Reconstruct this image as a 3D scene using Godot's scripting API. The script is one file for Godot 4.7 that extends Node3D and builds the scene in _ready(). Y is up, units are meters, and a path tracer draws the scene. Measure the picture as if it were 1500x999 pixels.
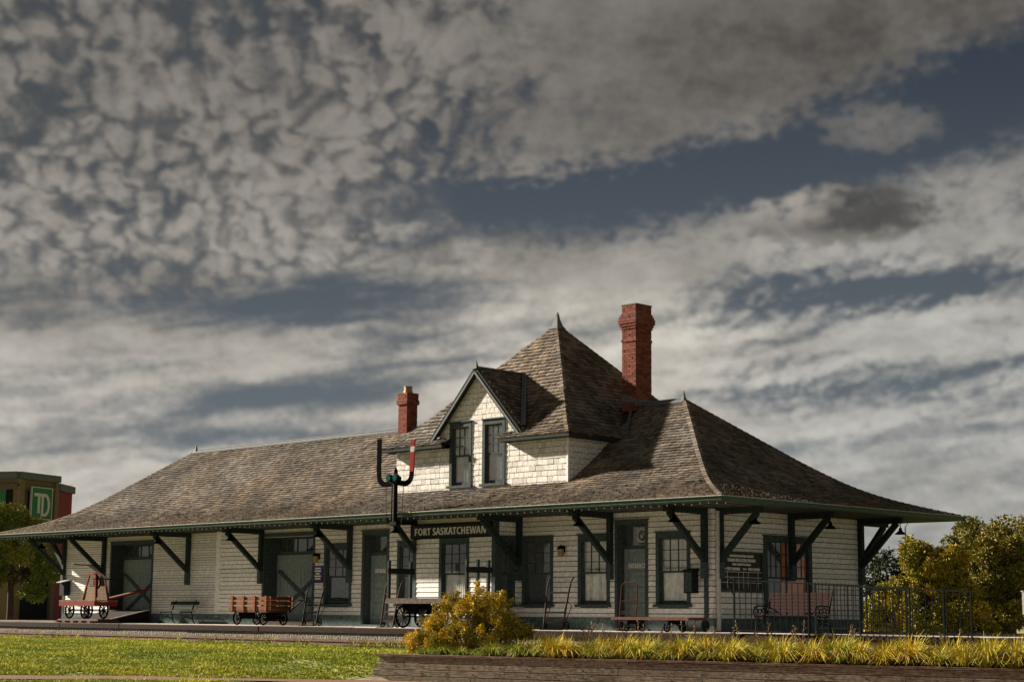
extends Node3D
# A prairie railway station seen across its lawn: front wall in the plane z = 0 (track side), end wall in the plane x = 0, platform top at y = 0.03.

var rng := RandomNumberGenerator.new()
var M := {}
var taken := {}
var unit := {}

# ------------------------------------------------------------------ mesh builder
class MB:
	var v := PackedVector3Array()
	var n := PackedVector3Array()
	var c := PackedColorArray()
	var ix := PackedInt32Array()
	func quad(a: Vector3, b: Vector3, d: Vector3, e: Vector3, col := Color.WHITE) -> void:   # counter-clockwise seen from outside
		var m := (b - a).cross(d - a)
		if m.length_squared() < 1e-14:
			m = (d - a).cross(e - a)
		m = m.normalized()
		var k := v.size()
		v.append(a); v.append(b); v.append(d); v.append(e)
		for j in 4:
			n.append(m); c.append(col)
		ix.append(k); ix.append(k + 2); ix.append(k + 1); ix.append(k); ix.append(k + 3); ix.append(k + 2)
	func tri(a: Vector3, b: Vector3, d: Vector3, col := Color.WHITE) -> void:
		var m := (b - a).cross(d - a).normalized()
		var k := v.size()
		v.append(a); v.append(b); v.append(d)
		for j in 3:
			n.append(m); c.append(col)
		ix.append(k); ix.append(k + 2); ix.append(k + 1)
	func hexa(p: Array, col := Color.WHITE) -> void:   # p[0..3] bottom ring counter-clockwise from above, p[4..7] top ring
		quad(p[3], p[2], p[1], p[0], col); quad(p[4], p[5], p[6], p[7], col)
		for j in 4:
			var k := (j + 1) % 4
			quad(p[j], p[k], p[k + 4], p[j + 4], col)
	func box(a: Vector3, b: Vector3, col := Color.WHITE) -> void:
		hexa([Vector3(a.x, a.y, b.z), Vector3(b.x, a.y, b.z), Vector3(b.x, a.y, a.z), Vector3(a.x, a.y, a.z), Vector3(a.x, b.y, b.z), Vector3(b.x, b.y, b.z), Vector3(b.x, b.y, a.z), Vector3(a.x, b.y, a.z)], col)
	func tbox(t: Transform3D, a: Vector3, b: Vector3, col := Color.WHITE) -> void:
		var q := [Vector3(a.x, a.y, b.z), Vector3(b.x, a.y, b.z), Vector3(b.x, a.y, a.z), Vector3(a.x, a.y, a.z), Vector3(a.x, b.y, b.z), Vector3(b.x, b.y, b.z), Vector3(b.x, b.y, a.z), Vector3(a.x, b.y, a.z)]
		for j in 8:
			q[j] = t * (q[j] as Vector3)
		hexa(q, col)
	func beam(a: Vector3, b: Vector3, w: float, h: float, up := Vector3.UP, col := Color.WHITE) -> void:
		var z := (b - a).normalized()
		if absf(z.dot(up)) > 0.99:
			up = Vector3.RIGHT
		var x := up.cross(z).normalized()
		var y := z.cross(x)
		tbox(Transform3D(Basis(x, y, z), a), Vector3(-w / 2, -h / 2, 0), Vector3(w / 2, h / 2, (b - a).length()), col)
	func tube(pts: Array, rad: Array, seg := 8, col := Color.WHITE, caps := true) -> void:
		var rings := []
		var ref := Vector3.UP
		for i in pts.size():
			var d: Vector3 = (pts[mini(i + 1, pts.size() - 1)] - pts[maxi(i - 1, 0)]).normalized()
			if absf(d.dot(ref)) > 0.95:
				ref = Vector3.RIGHT if absf(d.x) < 0.9 else Vector3.BACK
			var x := ref.cross(d).normalized()
			var y := d.cross(x)
			ref = y
			var k := v.size()
			rings.append(k)
			for j in seg:
				var a := TAU * j / seg
				var o := x * cos(a) + y * sin(a)
				v.append(pts[i] + o * rad[i]); n.append(o); c.append(col)
		for i in pts.size() - 1:
			for j in seg:
				var j2 := (j + 1) % seg
				var a: int = rings[i] + j
				var b: int = rings[i] + j2
				var d: int = rings[i + 1] + j2
				var e: int = rings[i + 1] + j
				ix.append(a); ix.append(d); ix.append(b); ix.append(a); ix.append(e); ix.append(d)
		if caps:
			for i in [0, pts.size() - 1]:
				var fl := 1.0 if i else -1.0
				var d: Vector3 = (pts[i] - pts[i - 1]).normalized() if i else (pts[1] - pts[0]).normalized()
				var k := v.size()
				v.append(pts[i]); n.append(d * fl); c.append(col)
				for j in seg:
					v.append(v[rings[i] + j]); n.append(d * fl); c.append(col)
				for j in seg:
					var p := k + 1 + j
					var q := k + 1 + (j + 1) % seg
					if i: ix.append(k); ix.append(q); ix.append(p)
					else: ix.append(k); ix.append(p); ix.append(q)
	func lathe(at: Vector3, prof: Array, seg := 16, col := Color.WHITE) -> void:   # prof: Vector2(radius, height) from bottom to top
		for i in prof.size() - 1:
			for j in seg:
				var a0 := TAU * j / seg
				var a1 := TAU * (j + 1) / seg
				var p: Vector2 = prof[i]
				var q: Vector2 = prof[i + 1]
				var d0 := Vector3(cos(a0), 0, -sin(a0))
				var d1 := Vector3(cos(a1), 0, -sin(a1))
				quad(at + d0 * p.x + Vector3.UP * p.y, at + d1 * p.x + Vector3.UP * p.y, at + d1 * q.x + Vector3.UP * q.y, at + d0 * q.x + Vector3.UP * q.y, col)
	func ring(at: Vector3, axis: Vector3, R: float, r: float, seg := 20, sides := 6, col := Color.WHITE) -> void:
		var x := axis.cross(Vector3.UP if absf(axis.y) < 0.9 else Vector3.RIGHT).normalized()
		var y := axis.cross(x).normalized()
		var k := v.size()
		for j in seg:
			var a := TAU * j / seg
			var o := x * cos(a) + y * sin(a)
			for s in sides:
				var b := TAU * s / sides
				var m := o * cos(b) + axis * sin(b)
				v.append(at + o * R + m * r); n.append(m); c.append(col)
		for j in seg:
			for s in sides:
				var a := k + j * sides + s
				var b := k + ((j + 1) % seg) * sides + s
				var d := k + ((j + 1) % seg) * sides + (s + 1) % sides
				var e := k + j * sides + (s + 1) % sides
				ix.append(a); ix.append(b); ix.append(d); ix.append(a); ix.append(d); ix.append(e)
	func mesh() -> ArrayMesh:
		var arr := []
		arr.resize(Mesh.ARRAY_MAX)
		arr[Mesh.ARRAY_VERTEX] = v
		arr[Mesh.ARRAY_NORMAL] = n
		arr[Mesh.ARRAY_COLOR] = c
		arr[Mesh.ARRAY_INDEX] = ix
		var m := ArrayMesh.new()
		m.add_surface_from_arrays(Mesh.PRIMITIVE_TRIANGLES, arr)
		return m

# ------------------------------------------------------------------ naming and tagging
func numbered(called: String) -> String:
	if not taken.has(called):
		taken[called] = 0
		return called
	taken[called] += 1
	return "%s_%03d" % [called, taken[called]]

func tag(o: Node, label: String, category: String, group := "", kind := "") -> Node:
	o.set_meta("label", label)
	o.set_meta("category", category)
	if group: o.set_meta("group", group)
	if kind: o.set_meta("kind", kind)
	return o

func obj(called: String, mesh: Mesh, m: Material, parent: Node = self, t := Transform3D.IDENTITY) -> MeshInstance3D:
	var o := MeshInstance3D.new()
	o.name = numbered(called) if parent == self else called
	o.mesh = mesh
	o.material_override = m
	o.transform = t
	parent.add_child(o, true)
	return o

func put(mb: MB, called: String, m: Material, parent: Node = self, t := Transform3D.IDENTITY) -> MeshInstance3D:
	return obj(called, mb.mesh(), m, parent, t)

func thing(called: String, label: String, category: String, at := Vector3.ZERO, turn := 0.0, group := "") -> Node3D:
	var o := Node3D.new()
	o.name = numbered(called)
	o.position = at
	o.rotation.y = turn
	add_child(o)
	tag(o, label, category, group)
	return o

func copy(o: Node3D, base: String, at: Vector3, turn: float, label: String) -> Node3D:
	var k := o.duplicate() as Node3D
	k.name = numbered(base)
	add_child(k)
	k.position = at
	k.rotation.y = turn
	k.set_meta("label", label)
	return k

func structure(o: Node) -> Node:
	o.set_meta("kind", "structure")
	return o

# ------------------------------------------------------------------ materials
func lin(r: float, g: float, b: float) -> Color:
	return Color(r, g, b).linear_to_srgb()

func ntex(sd: int, freq: float, oct: int, c0: Color, c1: Color, sz := 256, sx := 1.0, sharp := 1.0) -> ImageTexture:
	var f := FastNoiseLite.new()
	f.seed = sd
	f.noise_type = FastNoiseLite.TYPE_SIMPLEX_SMOOTH
	f.frequency = freq
	f.fractal_octaves = oct
	var w := maxi(8, int(sz / sx))
	var g := f.get_seamless_image(w, sz)
	if w != sz: g.resize(sz, sz, Image.INTERPOLATE_CUBIC)
	var im := Image.create(sz, sz, true, Image.FORMAT_RGB8)
	for y in sz:
		for x in sz:
			var t := clampf((g.get_pixel(x, y).r - 0.5) * sharp + 0.5, 0, 1)
			im.set_pixel(x, y, c0.lerp(c1, t))
	im.generate_mipmaps()
	return ImageTexture.create_from_image(im)

func grain_tex(sd: int, c0: Color, c1: Color, sz := 256) -> ImageTexture:   # long straight wood grain, mirrored so that it tiles
	var f := FastNoiseLite.new()
	f.seed = sd
	f.frequency = 1.0
	f.fractal_octaves = 3
	var im := Image.create(sz, sz, true, Image.FORMAT_RGB8)
	for y in sz:
		var ym := sz / 2 - absi(y - sz / 2)
		for x in sz:
			var xm := sz / 2 - absi(x - sz / 2)
			var t := 0.5 + 0.75 * f.get_noise_2d(xm * 0.008, ym * 0.16) + 0.45 * f.get_noise_2d(xm * 0.03 + 40.0, ym * 0.42) + 0.3 * f.get_noise_2d(xm * 0.02 - 70.0, ym * 0.03)
			im.set_pixel(x, y, c0.lerp(c1, clampf(t, 0, 1)))
	im.generate_mipmaps()
	return ImageTexture.create_from_image(im)

func nrm(sd: int, freq: float, oct: int, sz := 256, sx := 1.0, s := 4.0) -> ImageTexture:
	var f := FastNoiseLite.new()
	f.seed = sd
	f.frequency = freq
	f.fractal_octaves = oct
	var w := maxi(8, int(sz / sx))
	var g := f.get_seamless_image(w, sz)
	if w != sz: g.resize(sz, sz, Image.INTERPOLATE_CUBIC)
	g.convert(Image.FORMAT_RGB8)
	g.bump_map_to_normal_map(s)
	return ImageTexture.create_from_image(g)

func mat(col: Color, rough := 0.8, tex: Texture2D = null, scale := 1.0, metal := 0.0) -> StandardMaterial3D:
	var m := StandardMaterial3D.new()
	m.albedo_color = col
	m.roughness = rough
	m.metallic = metal
	m.metallic_specular = 0.3
	if tex:
		m.albedo_texture = tex
		m.uv1_triplanar = true
		m.uv1_world_triplanar = true
		m.uv1_scale = Vector3.ONE * scale
	return m

func vmat(col: Color, rough := 0.9, tex: Texture2D = null, scale := 1.0) -> StandardMaterial3D:
	var m := mat(col, rough, tex, scale)
	m.vertex_color_use_as_albedo = true
	return m

func make_materials() -> void:
	var blot := ntex(3, 0.02, 4, Color(0.86, 0.85, 0.83), Color(1, 1, 1), 256, 1, 1.6)
	var grain := ntex(5, 0.03, 4, Color(0.76, 0.75, 0.73), Color(1, 1, 1), 256, 1.0, 1.8)
	var streak := grain_tex(8, Color(0.60, 0.58, 0.55), Color(1, 1, 1))
	var flake := ntex(14, 0.06, 4, Color(0.5, 0.5, 0.48), Color(1, 1, 1), 256, 1.0, 3.0)
	var plank_t := grain_tex(9, Color(0.45, 0.42, 0.38), Color(1, 1, 1), 512)
	var rough_n := nrm(22, 0.05, 4, 256, 1.0, 6.0)
	M.white = []
	for k in 4:
		var t: float = [0.87, 0.82, 0.89, 0.76][k]
		M.white.append(mat(lin(t, t * 0.995, t * 0.985), 0.75, blot, 0.9 + 0.17 * k))
	M.shingle_white = []
	for k in 5:
		var t: float = [0.77, 0.72, 0.79, 0.75, 0.67][k]
		M.shingle_white.append(mat(lin(t, t * 0.99, t * 0.965), 0.9, blot if k != 4 else grain, 1.6 + 0.3 * k))
	M.backing = mat(lin(0.10, 0.095, 0.085), 0.95)
	M.green = mat(lin(0.062, 0.086, 0.090), 0.88, grain, 1.3)
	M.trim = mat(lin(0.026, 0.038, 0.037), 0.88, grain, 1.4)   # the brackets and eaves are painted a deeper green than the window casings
	M.green_door = mat(lin(0.21, 0.26, 0.265), 0.8, blot, 1.2)
	M.green_dark = mat(lin(0.014, 0.021, 0.019), 0.88, grain, 1.4)
	M.gutter = mat(lin(0.045, 0.090, 0.066), 0.5, blot, 0.7)
	M.gutter_edge = mat(lin(0.38, 0.40, 0.38), 0.5, blot, 0.8)
	M.skirt = mat(lin(0.10, 0.15, 0.155), 0.75, grain, 0.8)
	M.soffit = mat(lin(0.09, 0.105, 0.095), 0.85, streak, 1.0)
	M.shingle = vmat(Color.WHITE, 0.95, streak, 2.2)
	M.underlay = mat(lin(0.035, 0.028, 0.022), 1.0, grain, 1.0)
	M.metal = mat(lin(0.13, 0.145, 0.16), 0.7, blot, 1.1)
	M.iron = mat(lin(0.010, 0.010, 0.010), 0.7, grain, 3.0)
	M.iron.metallic_specular = 0.2
	M.black = mat(lin(0.005, 0.005, 0.006), 0.9)
	M.black.metallic_specular = 0.08
	M.fence = mat(lin(0.008, 0.011, 0.010), 0.8)
	M.fence.metallic_specular = 0.15
	M.rust = mat(lin(0.05, 0.026, 0.02), 0.8, flake, 3.0)
	M.rail = mat(lin(0.20, 0.10, 0.075), 0.7, flake, 2.0)
	M.brick = []
	for k in 5:
		var t: Array = [[0.235, 0.072, 0.048], [0.19, 0.06, 0.042], [0.28, 0.09, 0.056], [0.14, 0.05, 0.04], [0.23, 0.085, 0.062]][k]
		M.brick.append(mat(lin(t[0], t[1], t[2]), 0.9, grain, 4.0))
	M.brick_stuff = vmat(Color.WHITE, 0.9, grain, 4.0)
	M.mortar = mat(lin(0.16, 0.11, 0.095), 0.95, grain, 3.0)
	M.red = mat(lin(0.30, 0.035, 0.02), 0.88, flake, 2.4)
	M.red_arm = mat(lin(0.32, 0.02, 0.024), 0.88, grain, 2.0)
	M.white_arm = mat(lin(0.62, 0.60, 0.57), 0.88, grain, 2.0)
	M.wood = mat(lin(0.24, 0.165, 0.10), 0.85, streak, 1.5)
	M.wood_grey = mat(lin(0.15, 0.13, 0.11), 0.9, streak, 1.3)
	M.wagon = mat(lin(0.24, 0.085, 0.032), 0.88, streak, 1.6)
	M.wagon_dark = mat(lin(0.12, 0.042, 0.020), 0.88, streak, 1.8)
	M.slat = mat(lin(0.034, 0.008, 0.006), 0.88, streak, 2.0)
	M.deck_red = mat(lin(0.17, 0.07, 0.052), 0.88, streak, 1.6)
	M.plank = []
	for k in 4:
		var t: float = [0.48, 0.42, 0.52, 0.45][k]
		var pm := mat(lin(t, t * 0.87, t * 0.70), 0.92, plank_t, 0.55 + 0.09 * k)
		M.plank.append(pm)
	M.cap = mat(lin(0.38, 0.25, 0.20), 0.88, plank_t, 0.5)
	M.bench_green = mat(lin(0.030, 0.048, 0.040), 0.9, grain, 2.0)
	M.rust_red = mat(lin(0.085, 0.022, 0.018), 0.9, flake, 3.0)
	M.timber = mat(lin(0.034, 0.021, 0.017), 0.95, streak, 1.0)
	M.concrete = mat(lin(0.20, 0.185, 0.165), 0.95, blot, 0.6)
	M.concrete.normal_enabled = true
	M.concrete.normal_texture = rough_n
	M.ballast = mat(lin(0.30, 0.28, 0.26), 1.0, flake, 2.6)
	M.ballast.normal_enabled = true
	M.ballast.normal_texture = rough_n
	M.boards = mat(lin(0.56, 0.54, 0.50), 0.95, blot, 0.5)
	M.path = mat(lin(0.28, 0.14, 0.095), 0.98, flake, 1.2)
	M.soil = mat(lin(0.05, 0.035, 0.024), 1.0, flake, 2.0)
	M.ground = mat(Color.WHITE, 1.0, ntex(31, 0.02, 5, lin(0.15, 0.14, 0.085), lin(0.26, 0.235, 0.15), 512, 1, 1.5), 0.21)
	M.lawn = mat(Color.WHITE, 1.0, ntex(32, 0.02, 5, lin(0.19, 0.20, 0.05), lin(0.34, 0.34, 0.075), 512, 1, 1.2), 0.9)
	M.grass = vmat(Color.WHITE, 0.9)
	M.grass.backlight_enabled = true
	M.grass.backlight = Color(0.25, 0.28, 0.06)
	M.leaf = vmat(Color.WHITE, 0.75)
	M.leaf.backlight_enabled = true
	M.leaf.backlight = Color(0.32, 0.30, 0.07)
	M.bark = mat(lin(0.07, 0.052, 0.04), 0.95, streak, 1.5)
	M.curtain = mat(lin(0.78, 0.79, 0.74), 0.95, blot, 0.7)
	M.curtain_blue = mat(lin(0.76, 0.79, 0.81), 0.95, blot, 0.9)
	M.curtain_orange = mat(lin(0.85, 0.29, 0.09), 0.9, blot, 1.6)
	M.clutter = mat(Color.WHITE, 0.9, ntex(41, 0.05, 4, lin(0.02, 0.02, 0.02), lin(0.34, 0.25, 0.16), 256, 1, 2.6), 1.2)
	M.dark = mat(lin(0.01, 0.011, 0.012), 0.9)
	var g := StandardMaterial3D.new()
	g.albedo_color = Color(0.55, 0.6, 0.62, 0.14)
	g.transparency = BaseMaterial3D.TRANSPARENCY_ALPHA
	g.roughness = 0.02
	g.metallic_specular = 0.9
	M.glass = g
	M.sign_black = mat(lin(0.012, 0.012, 0.014), 0.5, grain, 2.0)
	M.sign_white = mat(lin(0.68, 0.67, 0.63), 0.6)
	M.sign_blue = mat(lin(0.025, 0.025, 0.12), 0.45)
	M.sign_green = mat(lin(0.02, 0.16, 0.065), 0.5)
	M.lens = mat(lin(0.006, 0.085, 0.085), 0.2)
	M.brass = mat(lin(0.38, 0.27, 0.12), 0.45, grain, 4.0, 0.3)
	M.bulb = mat(lin(0.75, 0.74, 0.70), 0.25)
	M.downspout = mat(lin(0.60, 0.60, 0.58), 0.45, blot, 1.2)
	M.tan_brick = []
	for k in 3:
		var t: float = [0.20, 0.17, 0.23][k]
		M.tan_brick.append(mat(lin(t, t * 0.78, t * 0.52), 0.95, grain, 1.5))
	M.red_wall = mat(lin(0.22, 0.022, 0.022), 0.7, blot, 0.4)
	M.van = mat(lin(0.70, 0.71, 0.72), 0.35)
	M.utility = mat(lin(0.16, 0.155, 0.145), 0.7, grain, 1.0)

# ------------------------------------------------------------------ sky (air and clouds only), as a computed panorama
func sky_noise(sd: int, freq: float, oct: int, kind := 0) -> FastNoiseLite:
	var f := FastNoiseLite.new()
	f.seed = sd
	f.frequency = freq
	f.fractal_octaves = oct
	f.fractal_gain = 0.55
	if kind == 1:
		f.noise_type = FastNoiseLite.TYPE_CELLULAR
		f.cellular_distance_function = FastNoiseLite.DISTANCE_EUCLIDEAN
		f.cellular_return_type = FastNoiseLite.RETURN_DISTANCE
		f.cellular_jitter = 0.95
		f.fractal_type = FastNoiseLite.FRACTAL_NONE
	return f

var sn := {}
func sm(a: float, b: float, x: float) -> float:
	return smoothstep(a, b, x)

func bump(u: float, v: float, cu: float, cv: float, ru: float, rv: float, slope := 0.0) -> float:
	var a := (u - cu) / ru
	var b := (v - cv - (u - cu) * slope) / rv
	return exp(-(a * a + b * b))

# u: degrees of azimuth from the station's direction, v: degrees of elevation; returns linear colour
func sky_at(u: float, v: float) -> Color:
	var w1: float = sn.warp.get_noise_2d(u * 1.3, v * 2.0)
	var w2: float = sn.warp.get_noise_2d(u * 1.3 + 71.0, v * 2.0 + 33.0)
	var w3: float = sn.warp.get_noise_2d(u * 6.0 - 31.0, v * 9.0 + 12.0)
	var q := v - 0.13 * u + w1 * 0.30            # streaks run up to the right, as the cloud bands do
	var band: float = sn.band.get_noise_2d(u * 0.35, q * 2.2)
	var puff0: float = sn.puff.get_noise_2d(u * 2.2 - 17.0, v * 5.0)
	var fine: float = sn.fine.get_noise_2d(u * 0.9 + w2 * 0.8 + puff0 * 0.8, q * 7.5 + puff0 * 1.1)
	var soft: float = sn.soft.get_noise_2d(u * 1.6, v * 2.4)
	var wide: float = sn.soft.get_noise_2d(u * 0.55 + 40.0, v * 0.9)
	var puff: float = sn.puff.get_noise_2d(u * 4.0 + w2 * 2.0, v * 6.5)
	var grit: float = sn.puff.get_noise_2d(u * 11.0 + 9.0, v * 17.0)
	# cells of the mackerel sheet, larger higher up
	var k := 1.0 / (0.20 + 0.0125 * v)
	var cu := (u + w1 * 0.8 + w3 * 0.26 + puff * 0.20) * 0.72 * k
	var cv := (v + w2 * 0.45 + w3 * 0.14 + puff * 0.10 - 0.05 * u) * 1.65 * k
	var c1 := clampf(float(sn.cell.get_noise_2d(cu, cv)) + 1.0, 0.0, 1.0)
	var c2 := clampf(float(sn.cell.get_noise_2d(cu * 1.9 + 31.0, cv * 1.7 + 7.0)) + 1.0, 0.0, 1.0)
	var cell: float = sm(0.84, 0.12, 0.66 * c1 + 0.34 * c2)
	# the open blue band that climbs to the right
	var vg := 13.6 + 0.06 * u + 0.0085 * u * u
	var ht := clampf(0.95 + 0.055 * u, 0.45, 1.9)
	var open := sm(-8.0, -2.0, u + w1 * 2.0 + puff)
	var gd := absf(v - vg + w1 * 0.5 + puff * 0.55 + fine * 0.35) / ht
	var gap := open * sm(1.45, 0.65, gd)
	# cover above, below and on the left
	var mack := 0.30 + 0.64 * cell + 0.10 * puff + 0.42 * wide + 0.10 * grit + 0.10 * soft
	var sheet := 0.88 + 0.14 * soft + 0.08 * puff
	var top := lerpf(sheet, mack, sm(3.5, -4.0, u + wide * 6.0 - (v - 14.0) * 0.3))
	var low := 0.74 + 0.52 * band + 0.30 * fine + 0.10 * puff + 0.08 * grit
	var ripple := sm(2.0, 9.0, u) * sm(5.0, 8.0, v)
	low += ripple * (0.40 * (cell - 0.55) + 0.06 * puff)
	low = lerpf(low, 0.88 + 0.16 * fine + 0.12 * band, sm(5.6, 2.0, v + w1))
	low -= 0.55 * bump(u, v, -5.5, 10.4, 4.6, 0.75, 0.10) + 0.35 * bump(u, v, -10.5, 10.0, 4.0, 0.7, 0.05)
	low -= 0.60 * bump(u, v, 13.0, 10.7, 6.0, 0.75, 0.06) + 0.22 * bump(u, v, 7.0, 9.6, 3.0, 0.5, 0.06)
	low -= 0.50 * bump(u, v, 13.5, 7.6, 5.5, 0.55, 0.07) + 0.45 * bump(u, v, 8.0, 5.4, 4.0, 0.33, 0.10)
	low -= 0.42 * bump(u, v, -6.5, 7.3, 6.5, 0.55, 0.11) + 0.30 * bump(u, v, -9.0, 5.7, 3.4, 0.40, 0.02)
	low += 0.35 * bump(u, v, 2.5, 11.2, 4.5, 0.8, 0.06) + 0.30 * bump(u, v, 2.0, 8.3, 5.0, 0.6, 0.12) + 0.30 * bump(u, v, 12.0, 9.1, 6.0, 0.5, 0.10)
	var side := lerpf(vg - 0.6, 10.6, sm(-2.0, -9.0, u))
	var cov := lerpf(low, top, sm(-0.9, 0.9, v - side + w1 * 0.8))
	cov = sm(0.14, 0.92, clampf(cov, 0.0, 1.0)) * (1.0 - gap)
	# colours
	var h := clampf(v / 21.0, 0, 1)
	var blue := Color(0.135, 0.155, 0.165).lerp(Color(0.010, 0.015, 0.024), pow(h, 0.45))
	blue = blue.lerp(Color(0.036, 0.040, 0.042), sm(0.0, -10.0, u) * sm(8.0, 16.0, v) * 0.7)
	var lit := Color(0.245, 0.230, 0.207).lerp(Color(0.084, 0.077, 0.069), sm(0.05, 0.85, h))
	lit = lit.lerp(Color(0.185, 0.183, 0.172), sm(0.0, 13.0, u) * sm(1.0, 0.2, h) * 0.9)
	lit = lit.lerp(Color(0.31, 0.287, 0.25), 0.7 * bump(u, v, 2.0, 8.6, 6.0, 2.2, 0.1))
	var shade := 1.0 + 0.24 * soft + 0.12 * puff + 0.08 * grit + 0.18 * fine * sm(14.0, 9.0, v) + 0.30 * band * sm(13.0, 9.0, v) + 0.25 * wide
	shade -= 0.34 * sm(-1.0, 9.0, u) * sm(14.0, 18.0, v) + 0.26 * sm(-7.0, -12.0, u) * sm(13.0, 10.5, v) * sm(7.5, 9.5, v)
	shade += (cell - 0.6) * 0.75 * sm(2.0, -5.0, u) * sm(9.0, 13.0, v)
	var cl := lit * clampf(shade, 0.42, 1.4)
	var out := blue.lerp(cl, cov)
	# the dark-bellied cumulus and its faint neighbour
	var cw := w1 * 0.5 + puff * 0.75 + w3 * 0.35
	var ee := pow((u - 11.1) / 2.9, 2.0) + pow((v - 13.05 - 0.02 * (u - 11.1)) / (1.10 if v > 13.0 else 0.85), 2.0)
	var body := sm(1.55, 0.35, ee + cw * 0.9)
	var belly := sm(8.6, 12.2, u + puff * 1.2) * sm(-0.6, 0.35, v - 12.9 + 0.10 * (u - 11.0)) * 0.85 + 0.45 * sm(13.6, 12.7, v)
	out = out.lerp(Color(0.150, 0.138, 0.124).lerp(Color(0.032, 0.031, 0.030), clampf(belly * 1.15 + 0.30 * soft + 0.2 * puff, 0, 1)), body * 0.88)
	var rim := body * sm(11.4, 9.0, u) * sm(12.6, 13.6, v) * 0.5
	out = out.lerp(Color(0.21, 0.19, 0.165), rim)
	var e2 := pow((u - 12.4) / 1.9, 2.0) + pow((v - 15.85) / 0.75, 2.0)
	out = out.lerp(Color(0.085, 0.080, 0.075) * (1.0 + 0.5 * puff), sm(1.5, 0.2, e2 + cw * 1.3) * 0.8)
	return out

func make_sky() -> PanoramaSkyMaterial:
	sn = {"warp": sky_noise(2, 0.12, 3), "band": sky_noise(7, 0.22, 4), "fine": sky_noise(11, 0.18, 4), "soft": sky_noise(17, 0.16, 4), "cell": sky_noise(23, 0.62, 1, 1), "puff": sky_noise(29, 0.30, 4)}
	var W := 4096
	var H := 2048
	var mid := -45.2
	# everywhere: a coarse grid of the same clouds, folded so that it closes round the back
	var lo := Image.create(720, 180, false, Image.FORMAT_RGBF)
	for y in 180:
		var v := (y + 0.5) / 2.0
		for x in 720:
			var az := (x + 0.5) / 2.0 - mid
			az = wrapf(az, -180.0, 180.0)
			var u := az if absf(az) < 30.0 else 30.0 * signf(az) + 14.0 * sin((absf(az) - 30.0) * PI / 150.0) * signf(az)
			var vv := v if v < 27.0 else 27.0 + (v - 27.0) * 0.3
			lo.set_pixel(x, 179 - y, sky_at(u, vv))
	var up := Image.create(W, H / 2, false, Image.FORMAT_RGBF)
	lo.resize(W, H / 2, Image.INTERPOLATE_CUBIC)
	up.blit_rect(lo, Rect2i(0, 0, W, H / 2), Vector2i.ZERO)
	# at full resolution where the sky stands over the station
	var x0 := int((mid - 26.0 + 360.0) / 360.0 * W)
	var x1 := int((mid + 26.0 + 360.0) / 360.0 * W)
	var y0 := int((90.0 - 34.0) / 180.0 * H)
	for y in range(y0, H / 2):
		var v := 90.0 - (y + 0.5) / H * 180.0
		var fv := sm(33.0, 28.0, v)
		for x in range(x0, x1):
			var u := (x + 0.5) / W * 360.0 - 360.0 - mid
			var f := fv * sm(26.0, 22.0, absf(u))
			var vv := v if v < 27.0 else 27.0 + (v - 27.0) * 0.3
			up.set_pixel(x, y, up.get_pixel(x, y).lerp(sky_at(u, vv), f))
	var im := Image.create(W, H, false, Image.FORMAT_RGBF)
	im.fill(Color(0.16, 0.15, 0.12))
	im.blit_rect(up, Rect2i(0, 0, W, H / 2), Vector2i.ZERO)
	var p := PanoramaSkyMaterial.new()
	p.panorama = ImageTexture.create_from_image(im)
	return p

# ------------------------------------------------------------------ shared small builders
var FRONT := Transform3D(Basis.IDENTITY, Vector3.ZERO)
var END := Transform3D(Basis(Vector3(0, 0, -1), Vector3(0, 1, 0), Vector3(1, 0, 0)), Vector3.ZERO)

func cut(u0: float, u1: float, y0: float, y1: float, holes: Array) -> Array:   # free [u0,u1] spans of the strip y0..y1
	var spans := [[u0, u1]]
	var ym := (y0 + y1) / 2.0
	for h in holes:
		if ym < h[2] or ym > h[3]:
			continue
		var nx := []
		for s in spans:
			if h[1] <= s[0] or h[0] >= s[1]:
				nx.append(s)
				continue
			if h[0] > s[0] + 0.02: nx.append([s[0], h[0]])
			if h[1] < s[1] - 0.02: nx.append([h[1], s[1]])
		spans = nx
	return spans

func backing(mb: MB, t: Transform3D, u0: float, u1: float, y0: float, y1: float, holes: Array, thick := 0.12) -> void:
	var ys := [y0, y1]
	for h in holes:
		for e in [h[2], h[3]]:
			if e > y0 and e < y1 and not ys.has(e): ys.append(e)
	ys.sort()
	for i in ys.size() - 1:
		for s in cut(u0, u1, ys[i], ys[i + 1], holes):
			mb.tbox(t, Vector3(s[0], ys[i], -thick), Vector3(s[1], ys[i + 1], 0.0))

func clap_mesh() -> ArrayMesh:
	var mb := MB.new()
	var p := [Vector3(0, 0, 0.034), Vector3(1, 0, 0.034), Vector3(1, 0, 0), Vector3(0, 0, 0), Vector3(0, 1.0, 0.019), Vector3(1, 1.0, 0.019), Vector3(1, 1.0, 0), Vector3(0, 1.0, 0)]
	mb.hexa(p)
	return mb.mesh()

func claps(parent: Node, called: String, t: Transform3D, u0: float, u1: float, y0: float, y1: float, expo: float, holes: Array) -> void:
	var y := y0
	while y < y1 - 0.01:
		var h := minf(expo, y1 - y)
		for s in cut(u0, u1, y, y + h, holes):
			var o := obj(called, unit.clap, M.white[rng.randi() % 4], parent)
			var dy := rng.randf_range(-0.004, 0.004)
			o.transform = t * Transform3D(Basis.from_scale(Vector3(s[1] - s[0], h - (0.021 if expo > 0.1 else 0.014), rng.randf_range(0.85, 1.15))), Vector3(s[0], y + dy, 0.001))
		y += expo

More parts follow.
